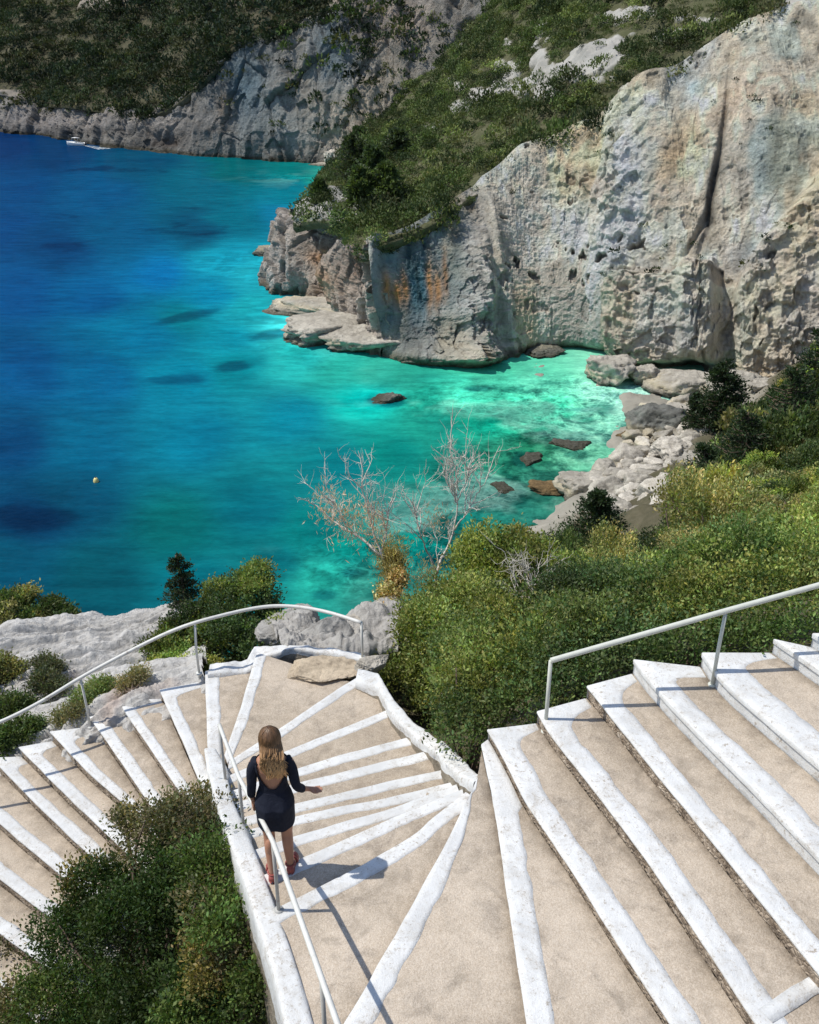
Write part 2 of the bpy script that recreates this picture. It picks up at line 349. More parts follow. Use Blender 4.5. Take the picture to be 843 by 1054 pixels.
MID = [
 L([(490, 812), (481, 822), (464, 860), (430, 923), (356, 1054), (325, 1110)], z, 0.168),
 L([(480, 816), (443, 845), (430, 858), (372, 892), (320, 918), (270, 944)], z - .12, 0.143),
 L([(476, 813), (410, 840), (350, 867), (312, 884), (262, 906)], z - .24, 0.126),
 L([(470, 808), (400, 834), (350, 848), (301, 862), (254, 879)], z - .36, 0.118),
 L([(464, 806), (400, 822), (350, 831), (301, 842), (247, 858)], z - .48, 0.109),
 L([(462, 792), (400, 805), (350, 817), (301, 829), (240, 845)], z - .60, 0.118),
 L([(450, 771), (350, 796), (301, 808), (234, 830)], z - .72, 0.126),
 L([(430, 757), (350, 778), (301, 793), (230, 818)], z - .84, 0.126),
 L([(404, 729), (350, 751), (301, 771), (230, 801)], z - .96, 0.126),
 L([(370, 697), (350, 708), (301, 742), (236, 784)], z - 1.08, 0.143),
 L([(265, 672), (262, 680), (248, 730), (231, 778)], z - 1.20, 0.151),
 L([(212, 691), (214, 760), (217, 806)], z - 1.33, 0.168),
]
LOW = [
 L([(165, 710), (184, 752), (206, 803), (214, 822)], z - 1.48, 0.138, .13, .14),
 L([(122, 721), (150, 762), (178, 803), (197, 832)], z - 1.63, 0.138, .13, .16),
 L([(93, 738), (120, 776), (146, 814), (173, 852)], z - 1.78, 0.146, .14, .2),
 L([(52, 753), (92, 795), (130, 828), (163, 862)], z - 1.94, 0.146, .18, .2),
 L([(20, 769), (68, 817), (117, 864), (152, 898)], z - 2.10, 0.146, .18, .2),
 L([(-8, 780), (45, 834), (101, 887), (142, 925)], z - 2.26, 0.146, .2, .25),
 L([(-45, 806), (20, 864), (85, 917), (130, 955)], z - 2.42, 0.146, .2, .2),
 L([(-75, 838), (-10, 896), (57, 947), (115, 992)], z - 2.58, 0.146, .2, .2),
 L([(-105, 875), (-40, 930), (14, 970), (90, 1022)], z - 2.74, 0.146, .2, .2),
 L([(-140, 915), (-50, 985), (40, 1052)], z - 2.90, 0.146, .2, .2),
 L([(-180, 960), (-70, 1040), (20, 1100)], z - 3.06, 0.146, .2, .2),
]
def resample(nz, n):
    P = atz(nz['p'][:, 0], nz['p'][:, 1], nz['z'])
    d = np.r_[0, np.cumsum(np.linalg.norm(np.diff(P, axis=0), axis=1))]
    u = np.linspace(0, 1, n) ** 1.25
    # smooth: cubic-ish by oversampling and blurring
    t = np.linspace(0, d[-1], 200); Q = np.stack([np.interp(t, d, P[:, i]) for i in range(3)], 1)
    K = np.hanning(25); K /= K.sum(); Qp = np.vstack([2 * Q[0] - Q[12:0:-1], Q, 2 * Q[-1] - Q[-2:-14:-1]])
    Q = np.stack([np.convolve(Qp[:, i], K, 'valid') for i in range(3)], 1)
    return np.stack([np.interp(u * d[-1], t, Q[:, i]) for i in range(3)], 1)
NS = 64
ALL = UP + MID + LOW
for nz in ALL:
    nz['P'] = resample(nz, NS); nz['P'][:, 2] = nz['z']
def make_step(par, k, org):
    nz, bk = ALL[k], ALL[k - 1]
    P = nz['P'].copy(); B = bk['P'].copy(); zt = nz['z']; B[:, 2] = zt; dn = ALL[k + 1]['z'] if k + 1 < len(ALL) else zt - .16
    arc = np.r_[0, np.cumsum(np.linalg.norm(np.diff(P, axis=0), axis=1))]
    D = B - P; dist = np.linalg.norm(D, axis=1); Dn = D / (dist[:, None] + 1e-9)
    # wobble of the hand-made nosing
    P = P + Dn * (0.008 * fbm(np.stack([arc * 3.5, arc * 0 + k * 7.3, arc * 0], 1), 3, 3))[:, None]
    org = np.array(org)
    M = 12; t = np.linspace(0, 1, M)
    G = P[:, None] + (B - P)[:, None] * t[None, :, None] * 1.002
    G[..., 2] += .0035 * fbm(G * np.array([2.5, 2.5, 1]), 3, 4)
    if k == len(UP) + 9:  # broad curved tread, gentle fall of worn concrete
        G[..., 2] += .0
    V = [G.reshape(-1, 3)]; Fc = [gridfaces(NS, M)]; mi = [np.zeros((NS - 1) * (M - 1), int)]; n = NS * M
    # riser face (rough): 5 rows
    hh = np.linspace(0, 1, 6); zz = zt - hh * (zt - dn + .12)
    Rr = np.repeat(P[:, None], 6, 1).copy(); Rr[..., 2] = zz[None]
    rough = 0.010 if nz['white'] else .02
    wv = fbm(np.stack([arc[:, None] * 9 + hh * 0, hh[None] * 3 + arc[:, None] * 0, Rr[..., 2] * 0 + k * 3.1], -1), 4, 8)
    Rr += -Dn[:, None] * (rough * wv * (hh[None] > .05))[..., None] + Dn[:, None] * (.012 * (hh[None] > .05))[..., None]
    V.append(Rr.reshape(-1, 3)); Fc.append(gridfaces(NS, 6)[:, ::-1] + n); mi.append(np.ones((NS - 1) * 5, int)); n += NS * 6
    # outer & inner end skirts
    for e in (0, -1):
        q = G[e]; sk_ = np.stack([q, q - np.array([0, 0, .35]), q - np.array([0, 0, .9])], 1)
        sk_[:, 1:, 2] = np.minimum(sk_[:, 1:, 2], zt - .1)
        V.append(sk_.reshape(-1, 3)); Fc.append(gridfaces(M, 3) + n); mi.append(np.full((M - 1) * 2, 2 if (nz['wo'] > 0 and e == 0) else 1)); n += M * 3
    sm_ = npmesh('step', np.vstack(V) - org, np.vstack(Fc), [M_CONC, M_WHITEROUGH if nz['white'] else M_RISER, M_WHITEROUGH], None, False, np.concatenate(mi))
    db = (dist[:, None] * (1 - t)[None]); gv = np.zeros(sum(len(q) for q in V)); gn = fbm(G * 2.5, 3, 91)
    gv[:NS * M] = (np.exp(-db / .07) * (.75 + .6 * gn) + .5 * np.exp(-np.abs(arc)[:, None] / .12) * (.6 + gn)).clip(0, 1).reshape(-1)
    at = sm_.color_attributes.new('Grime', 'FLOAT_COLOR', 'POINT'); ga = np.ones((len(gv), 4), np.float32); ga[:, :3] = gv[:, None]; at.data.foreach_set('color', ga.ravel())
    st = link('step', sm_, par)
    # painted edge
    nzv = fbm(np.stack([arc * 7, arc * 0 + k * 5.1, arc * 0 + 2], 1), 4, 21)
    wb = nz['w'] * (1 + .13 * nzv)
    a = arc; wo = nz['wo'] * (1 + .15 * vnoise(np.array([k * 1.7, 3., 1.]), 2)); rc = max(nz['rc'], 1e-3)
    if nz['wo'] > 0:
        tt = np.clip((a - wo) / rc, 0, 1); f = 1 - np.sqrt(np.clip(1 - (1 - tt) ** 2, 0, 1)); wb = np.maximum(wb, wb + (dist - wb) * f)
    wb = np.where(dist < wb * 1.25, dist * .999, wb); wb = np.minimum(wb, dist * .999)
    # rows: bottom of lip, lip front, top edge, 4 inward, down
    up = np.array([0, 0, 1.]); th = .004
    lip = .022 if not nz['white'] else .05
    rows = [P - Dn * .010 - up * lip, P - Dn * .013 - up * .006, P - Dn * .006 + up * th]
    for q in (.25, .5, .75, .97): rows.append(P + Dn * (wb * q)[:, None] + up * th)
    rows.append(P + Dn * wb[:, None] - up * .008)
    R_ = np.stack(rows, 1)
    R_[:, 2:7, 2] += .0025 * fbm(R_[:, 2:7] * 6, 3, 31)
    if k >= 1:
        pe = link('painted_edge', npmesh('painted_edge', R_.reshape(-1, 3) - org, gridfaces(NS, 8), M_WHITE, None, False), st)
    return st
def flight(name, label, i0, i1, loc):
    o = empty(name, loc); tag(o, label, 'staircase')
    for k in range(max(i0, 1), i1): make_step(o, k, loc)
    return o
nU, nM = len(UP), len(MID)
flight('staircase', 'wide upper flight of beige concrete steps with white painted edges climbing to the right', 0, nU, tuple(ALL[nU - 1]['P'][20]))
sw = flight('winding_staircase', 'fan of winding concrete steps with white stripes where the woman walks', nU, nU + nM, tuple(ALL[nU + 3]['P'][40]))
flight('staircase', 'lower flight of beige steps descending to the left below the curved white rail', nU + nM, len(ALL), tuple(ALL[nU + nM + 3]['P'][20]))

P_ = atz(np.array([788, 806, 827, 850, 900]), np.array([1046, 1034, 1020, 1007, 985]), Z0 + .354); t_ = np.gradient(P_, axis=0); t_ /= np.linalg.norm(t_, axis=1)[:, None]; n_ = np.stack([-t_[:, 1], t_[:, 0], 0 * t_[:, 0]], 1)
q_ = np.linspace(0, 4, 40); P_ = np.stack([np.interp(q_, range(5), P_[:, i]) for i in range(3)], 1); n_ = np.stack([np.interp(q_, range(5), n_[:, i]) for i in range(3)], 1)
W_ = .06 * (1 + .2 * fbm(P_ * 6, 3, 4))[:, None]; uf = [o for o in COL.objects if o.get('label', '').startswith('wide upper flight')][0]; oz = np.array(uf.location)
R_ = np.stack([P_ - n_ * W_ - [0, 0, .02], P_ - n_ * W_ + [0, 0, .004], P_ + n_ * W_ + [0, 0, .004], P_ + n_ * W_ - [0, 0, .02]], 1); link('painted_edge', npmesh('painted_edge', R_.reshape(-1, 3) - oz, gridfaces(40, 4)[:, ::-1], M_WHITE, None, False), uf)
# ribbons: low whitewashed walls along the steps
def ribbon(lp, rp, zz, n, hl, hr, amp, seed, name, label, cat, mat_top, mat_side, lump=0.):
    lp, rp, zz = np.array(lp, float), np.array(rp, float), np.array(zz, float)
    A = atz(lp[:, 0], lp[:, 1], zz); B = atz(rp[:, 0], rp[:, 1], zz)
    d = np.r_[0, np.cumsum(np.linalg.norm(np.diff((A + B) / 2, axis=0), axis=1))]; t = np.linspace(0, d[-1], n)
    A = np.stack([np.interp(t, d, A[:, i]) for i in range(3)], 1); B = np.stack([np.interp(t, d, B[:, i]) for i in range(3)], 1)
    m = 14; s = np.linspace(0, 1, m)
    G = A[:, None] * (1 - s)[None, :, None] + B[:, None] * s[None, :, None]
    cr = np.cross(B - A, np.gradient((A + B) / 2, axis=0)); 
    nn = (B - A) / np.linalg.norm(B - A, axis=1)[:, None]
    e = fbm(G * 5, 4, seed)[..., None]; e2 = fbm(G * 2.2 + 9, 3, seed + 3)
    G[..., 2] += amp * e[..., 0] + lump * e2
    edge = (np.abs(s - .5) * 2) ** 6; G[..., 2] -= edge[None] * .02
    G += nn[:, None] * (e2 * amp * 1.2 * (s - .5)[None] * 2)[..., None]
    def side(E, h, sg):
        r_ = np.linspace(0, 1, 9)[1:]; X = np.repeat(E[:, None], 8, 1); X[..., 2] -= r_[None] * h
        X += (nn * sg)[:, None] * (.05 * fbm(X * 4, 4, seed + 8) + .02 * r_[None])[..., None]; return X
    Ls = side(G[:, 0], hl, -1)[:, ::-1]; Rs = side(G[:, -1], hr, 1)
    full = np.concatenate([Ls, G, Rs], 1); c = full.shape[1]
    Fc = gridfaces(n, c); jj = np.tile(np.arange(c - 1), n - 1); mi = np.where((jj < 6) | (jj >= c - 1 - 6), 1, 0)
    # end caps
    o3 = full[n // 2, c // 2]
    o = link(name, npmesh(name, full.reshape(-1, 3) - o3, Fc[:, ::-1], [mat_top, mat_side], None, True, mi)); o.location = o3
    return tag(o, label, cat)
zs = [Z0 - q_ for q_ in (.08, .08, .085, .085, .09, .19, .33, .45, .62, .80, .98, 1.1)]
M_STONE = m_rock('rubble_wall', (.8, .72, .6), 3.2, bumpd=.05)
ribbon([(300, 1160), (297, 1100), (293, 1054), (280, 994), (266, 954), (252, 909), (234, 860), (227, 842), (221, 821), (217, 806), (213, 790), (210, 770)],
       [(335, 1160), (330, 1100), (323, 1054), (309, 1005), (294, 960), (274, 905), (257, 862), (247, 840), (239, 820), (235, 803), (233, 788), (222, 770)],
       zs, 110, 1.6, .25, .008, 5, 'parapet', 'low whitewashed parapet between the dark bush and the winding steps', 'wall', M_WHITEROUGH, M_STONE)
ribbon([(369, 687), (389, 692), (406, 719), (426, 739), (446, 756), (465, 772), (480, 785), (496, 801)],
       [(366, 700), (389, 708), (400, 731), (416, 748), (434, 762), (452, 776), (464, 791), (488, 806)],
       [Z0 - .95, Z0 - .92, Z0 - .8, Z0 - .7, Z0 - .6, Z0 - .45, Z0 - .3, Z0 - .02], 90, .9, .4, .035, 15, 'kerb_wall', 'lumpy whitewashed kerb curving between the green bush and the fan steps', 'wall', M_WHITEROUGH, M_STONE, .03)
ribbon([(216, 683), (255, 677), (262, 665), (300, 663), (335, 664), (372, 671)][::-1],
       [(214, 694), (258, 689), (268, 676), (300, 669), (335, 672), (378, 682)][::-1],
       [Z0 - 1.20] * 3 + [Z0 - 1.28] * 3, 90, .8, .3, .05, 25, 'kerb_wall', 'rough whitewashed kerb behind the upper landing at the foot of the curved rail', 'wall', M_WHITEROUGH, M_STONE, .02)

# ------------------------------------------------------------------ railings
def zfrom(B, py):      # height on the vertical through B that is seen at row py
    b = (CY - py) / F; d = (cP + b * sP, b * cP - sP); return H + B[1] * d[1] / d[0]
def rail(name, label, posts, mids, mat, pmat, tail=None, head=None, rr=.022, pr=.016, order=None):
    """posts: (px,py,z,py_top)"""
    Bs = [atz(p[0], p[1], p[2]) for p in posts]; Ts = [np.array([b[0], b[1], zfrom(b, p[3])]) for b, p in zip(Bs, posts)]
    o = empty(name, tuple(Bs[0])); org = Bs[0]
    pts = []
    if head: pts += [atz(px, py, zz) for px, py, zz in head]
    for i, T in enumerate(Ts):
        pts.append(T)
        if i < len(Ts) - 1:
            for (px, py, f) in mids.get(i, []): pts.append(atz(px, py, Ts[i][2] * (1 - f) + Ts[i + 1][2] * f))
    if tail: pts += [atz(px, py, zz) for px, py, zz in tail]
    pts = np.array(pts); d = np.r_[0, np.cumsum(np.linalg.norm(np.diff(pts, axis=0), axis=1))]
    n = 90; t = np.linspace(0, d[-1], n); Q = np.stack([np.interp(t, d, pts[:, i]) for i in range(3)], 1)
    if mids:
        K = np.hanning(13); K /= K.sum(); Qp = np.vstack([2 * Q[0] - Q[6:0:-1], Q, 2 * Q[-1] - Q[-2:-8:-1]]); Q = np.stack([np.convolve(Qp[:, i], K, 'valid') for i in range(3)], 1)
    mb = MB(); mb.tube(Q, rr, 10); mb.build('rail', mat, o, o=org)
    for B, T in zip(Bs, Ts):
        mb = MB(); k = np.argmin(np.linalg.norm(Q[:, :2] - T[:2], axis=1)); top = Q[k]
        mb.tube([B - np.array([0, 0, .1]), (B + T) / 2, top], pr, 8)
        pp = mb.build('post', pmat, o, o=org)
        fb = MB(); fb.tube([B - np.array([0, 0, .01]), B + np.array([0, 0, .012])], .04, 10); fb.build('foot_plate', pmat, pp, o=org)
    return tag(o, label, 'railing'), Ts
rail('handrail', 'curved white handrail on thin posts around the outer edge of the lower steps',
     [(373, 677, Z0 - 1.1, 641), (205, 693, Z0 - 1.35, 641), (93, 748, Z0 - 1.85, 697), (-62, 838, Z0 - 2.5, 770)],
     {0: [(352, 634, .15), (330, 628, .25), (305, 624, .4), (280, 623, .5), (255, 627, .65), (230, 633, .8)], 1: [(170, 652, .3), (130, 672, .65)], 2: [(40, 724, .35), (0, 744, .6)]}, M_RAIL, M_RAIL, rr=.024)
rail('handrail', 'straight white handrail beside the woman running down the inner parapet',
     [(233, 811, Z0 - .95, 746), (251, 852, Z0 - .5, 799), (287, 937, Z0 - .12, 866), (338, 1118, Z0 + .02, 1008)], {}, M_RAIL, M_STEEL, tail=[(385, 1160, Z0 + 1.0)], rr=.02, pr=.015)
rail('handrail', 'weathered grey-white handrail climbing beside the wide upper flight on the right',
     [(561, 753, Z0 + .2, 680), (733, 705, Z0 + .67, 629), (905, 650, Z0 + 1.16, 580)], {}, M_RAILG, M_RAILG, tail=[(1040, 540, Z0 + 2.4)], rr=.027, pr=.019)

#=PART2=

# ================================================================== NEAR GROUND (one height field under everything near)
ctrl = []
def gp(px, py, Y=None, z=None):
    P = aty(px, py, Y) if Y is not None else atz(px, py, z); ctrl.append(P)
for nz in ALL:                                   # ground follows underneath the stairs
    for i in (0, 12, 32, 50): 
        P = nz['P'][i]; ctrl.append(P - np.array([0, 0, .75]))
for px, py, zz in [(230, 860, -2.2), (200, 880, -2.9), (240, 960, -2.4), (180, 960, -3.2), (120, 960, -3.4), (250, 1040, -2.6), (120, 1050, -3.6), (0, 1050, -3.9)]:
    gp(px, py, z=Z0 + zz)
for a in [(390, 640, 12.6), (440, 700, 11.2), (470, 760, 10.0), (500, 700, 11.0), (560, 700, 10.2), (640, 670, 10.0), (720, 650, 10.2), (843, 628, 10.4), (1000, 590, 10.5),
          (500, 640, 13.5), (600, 625, 14), (700, 612, 14), (843, 585, 14), (1000, 540, 14),
          (480, 610, 17), (560, 600, 19), (640, 590, 20), (740, 575, 20), (843, 548, 20), (1000, 500, 20), (1200, 430, 20),
          (560, 575, 30), (640, 560, 30), (740, 545, 30), (843, 510, 30), (1000, 450, 30), (1300, 380, 30),
          (620, 540, 45), (700, 520, 45), (780, 495, 45), (843, 465, 45), (1000, 400, 45), (1300, 300, 45),
          (630, 525, 60), (690, 505, 60), (740, 480, 60), (790, 460, 60), (843, 425, 60), (1000, 350, 60), (1300, 250, 60),
          (660, 497, 70), (700, 478, 75), (740, 450, 80), (790, 425, 80), (843, 385, 80), (930, 335, 80), (1100, 260, 80),
          (720, 437, 90), (760, 420, 92), (800, 398, 92), (843, 368, 93), (930, 310, 92), (1100, 230, 92),
          (700, 412, 97), (760, 398, 101), (843, 380, 103), (900, 378, 104), (1000, 300, 110)]:
    gp(*a)
# shoreline and beyond it (sea bed)
for px, py in [(585, 522), (596, 500), (615, 478), (640, 462), (652, 440), (655, 420), (672, 404), (690, 399), (620, 394), (560, 384)]:
    gp(px, py, z=0.15); 
for px, py in [(560, 520), (565, 495), (585, 465), (600, 440), (610, 420), (640, 402), (500, 500), (500, 540)]:
    gp(px, py, z=-1.8)
for x, y, zz in [(-14, 16, 22), (-10, 19, 20), (-4, 18, 22.5), (1, 19, 22), (-14, 24, 10), (-6, 26, 12), (1, 26, 15), (5, 30, 15), (-12, 34, 0), (-4, 38, 2), (3, 42, 4), (8, 48, 5), (-12, 44, -4), (-3, 50, -3), (5, 58, -2.5), (-30, 20, 14), (-34, 34, -3), (-30, 8, 26), (-20, 0, 30), (-10, -6, 32), (0, -4, 32.5), (12, -4, 35), (30, 0, 40), (45, 0, 44), (20, 8, 34), (-4, 60, -5), (-20, 60, -8), (-40, 50, -10), (-20, 90, -10), (10, 130, -4), (-40, 120, -12)]:
    ctrl.append(np.array([x, y, zz], float))
ctrl = np.array(ctrl)
# thin out near-duplicate controls
keep = []
for i, c in enumerate(ctrl):
    if all(np.hypot(*(c[:2] - ctrl[j][:2])) > .25 for j in keep): keep.append(i)
ctrl = ctrl[keep]
Dm = np.linalg.norm(ctrl[:, None, :2] - ctrl[None, :, :2], axis=-1)
Wt = np.linalg.solve(Dm + np.eye(len(ctrl)) * -.02, ctrl[:, 2] - 20)
def ground_z(x, y):
    x = np.asarray(x, float); y = np.asarray(y, float); sh = x.shape; x = x.ravel(); y = y.ravel(); out = np.zeros(len(x))
    for s_ in range(0, len(x), 20000):
        d = np.hypot(x[s_:s_ + 20000, None] - ctrl[None, :, 0], y[s_:s_ + 20000, None] - ctrl[None, :, 1]); out[s_:s_ + 20000] = d @ Wt + 20
    return out.reshape(sh)
gx = np.sign(np.linspace(-1, 1, 260)) * np.abs(np.linspace(-1, 1, 260)) ** 1.5 * 62 + 16; gy = -8 + 124 * np.linspace(0, 1, 300) ** 1.6
GX, GY = np.meshgrid(gx, gy, indexing='ij'); GZ = ground_z(GX, GY)
dcam = np.hypot(GX, GY); am = np.clip((dcam - 12) / 40, 0, 1)
Pn = np.stack([GX, GY, GZ], -1); GZ = GZ + am * (1.1 * fbm(Pn * .35, 5, 50) + .2)
px_, py_ = proj(Pn)
rockm = sstep(3.6, 1.2, GZ + 1.2 * fbm(Pn * .3, 3, 51)) 
gc = np.array([.11, .1, .06]) * (1 - rockm[..., None]) + np.array([.46, .43, .37]) * rockm[..., None]
gc = gc * (1 + .3 * fbm(Pn * .8, 4, 52))[..., None]
tag(link('slope_ground', npmesh('slope_ground', np.stack([GX, GY, GZ], -1), gridfaces(260, 300)[:, ::-1] if False else gridfaces(260, 300), M_SOIL, gc)), kind='structure')

# ------------------------------------------------------------------ pale rock outcrop beyond the lower flight
def loft(rows, nu, nv):
    """rows: list of lists of world points (same count) -> dense (nu along row, nv across)"""
    R_ = np.array(rows, float); a, b = R_.shape[:2]
    def interp(A, n):   # along axis 0, Catmull-Rom
        m = len(A); t = np.linspace(0, m - 1, n); i = np.clip(t.astype(int), 0, m - 2); f = (t - i).reshape(-1, *([1] * (A.ndim - 1)))
        p0 = A[np.maximum(i - 1, 0)]; p1 = A[i]; p2 = A[i + 1]; p3 = A[np.minimum(i + 2, m - 1)]
        return .5 * (2 * p1 + (p2 - p0) * f + (2 * p0 - 5 * p1 + 4 * p2 - p3) * f ** 2 + (3 * p1 - p0 - 3 * p2 + p3) * f ** 3)
    G = interp(R_, nv).transpose(1, 0, 2); G = interp(G, nu); return G
def gnormals(G):
    n = np.cross(np.gradient(G, axis=0), np.gradient(G, axis=1)); return n / (np.linalg.norm(n, axis=-1, keepdims=True) + 1e-9)
front = []
for nz in [ALL[nU + nM + i] for i in (6, 5, 4, 3, 2, 1, 0)] + [ALL[nU + nM - 1]]:
    front.append(nz['P'][0] - np.array([0, 0, .22]))
f0 = [p + np.array([.5, -.5, -.5]) for p in front]
mid = [aty(*a) for a in [(-110, 800, 10.6), (-50, 765, 10.9), (-5, 738, 11.1), (40, 716, 11.3), (85, 700, 11.7), (125, 690, 12.0), (160, 682, 12.3), (215, 668, 12.8)]]
top = [aty(*a) for a in [(-110, 690, 12.8), (-60, 672, 13.1), (-10, 655, 13.6), (40, 645, 14), (90, 641, 14.4), (130, 640, 14.5), (165, 634, 14.4), (230, 625, 14.3)]]
mt = [(a * .45 + b * .55) + np.array([0, 0, .10]) for a, b in zip(mid, top)]
dr = [p + np.array([-.5, 1.5, -3]) for p in top]; dr2 = [p + np.array([-1, 4, -12]) for p in top]
G = loft([f0, front, mid, mt, top, dr, dr2], 420, 420); N = gnormals(G); N *= np.sign(N[..., 2:3] + 1e-6)
# strata running diagonally
q = np.stack([G[..., 0] * .75 + G[..., 1] * .25, G[..., 0] * -.4 + G[..., 1] * .8, G[..., 2]], -1)
st1 = fbm(q * np.array([.8, 4.2, 2.0]), 5, 61, ridged=True); st2 = fbm(q * np.array([2.2, 9, 5]), 4, 66); bl = fbm(G * .8, 3, 69)
env = sstep(0, .12, np.linspace(0, 1, 420))[None, :]
G2 = G + N * ((.22 * st1 + .07 * st2 + .22 * bl) * env)[..., None]
cr = np.array([.5, .485, .46])[None, None] * (1 + .35 * st1 + .2 * st2)[..., None]
red = (sstep(.25, .5, fbm(G * 1.1 + 4, 3, 77)) * np.exp(-(((proj(G)[0] - 115) / 60) ** 2 + ((proj(G)[1] - 720) / 30) ** 2)))[..., None]
cr = cr * (1 - red * .8) + np.array([.4, .2, .11]) * red * .8
M_OUT = m_rock('outcrop_limestone', (1.15, 1.12, 1.06), 1.6, True, .07)
OUTG = G2.reshape(-1, 3); OPX, OPY = proj(OUTG); ODP = np.hypot(OUTG[:, 0], OUTG[:, 1])
def ysurf(px, py, default):
    d = np.hypot(OPX - px, OPY - py); m = d < 2.5
    return float(OUTG[m][np.argmin(ODP[m])][1]) if m.any() else default
tag(link('rocky_hillside', npmesh('rocky_hillside', G2, gridfaces(420, 420)[:, ::-1], M_OUT, cr)), kind='structure')

# ================================================================== CLIFFS
def gsum(px, py, items):
    r = 0
    for x, y, rx, ry, v, *rot in items:
        dx, dy = px - x, py - y
        if rot: c, s = math.cos(math.radians(rot[0])), math.sin(math.radians(rot[0])); dx, dy = dx * c + dy * s, -dx * s + dy * c
        r = r + v * np.exp(-((dx / rx) ** 2 + (dy / ry) ** 2))
    return r
def paint(px, py, base, items):
    C = np.zeros(px.shape + (3,)) + np.array(base)
    for x, y, rx, ry, c, a, *rot in items:
        dx, dy = px - x, py - y
        if rot: k_, s = math.cos(math.radians(rot[0])), math.sin(math.radians(rot[0])); dx, dy = dx * k_ + dy * s, -dx * s + dy * k_
        wq = (a * np.exp(-((dx / rx) ** 2 + (dy / ry) ** 2)))[..., None]; C = C * (1 - wq) + np.array(c) * wq
    return C
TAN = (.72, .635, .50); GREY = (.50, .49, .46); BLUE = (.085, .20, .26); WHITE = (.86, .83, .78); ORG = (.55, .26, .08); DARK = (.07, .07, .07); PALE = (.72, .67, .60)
def ROUGHF(px, py):
    blk = sstep(628, 640, px) * sstep(745, 735, px) * sstep(276, 290, py)
    dg_ = sstep(-4, 14, (px - 735) * .80 + (py - 320) * .60)
    return 1.5 * blk + 1.7 * dg_ * (1 - blk)
def shapes(name, px, py):
    if name != 'sea_cliff': return 0
    top = np.interp(px, [628, 650, 690, 702, 735], [292, 282, 288, 272, 276])
    blk = sstep(624, 640, px) * sstep(746, 737, px) * sstep(0, 9, py - top)
    blk2 = sstep(696, 704, px) * sstep(742, 736, px) * sstep(268, 274, py) * sstep(372, 350, py)
    dg_ = sstep(0, 16, (px - 735) * .80 + (py - 320) * .60) * sstep(750, 770, px)
    slab = sstep(498, 506, px - .18 * (py - 250)) 
    return 3.0 * blk * sstep(378, 366, py) + 1.6 * blk2 + 3.6 * dg_ + 1.2 * slab - .8 * sstep(604, 612, px) * sstep(628, 616, px) * sstep(200, 150, py)
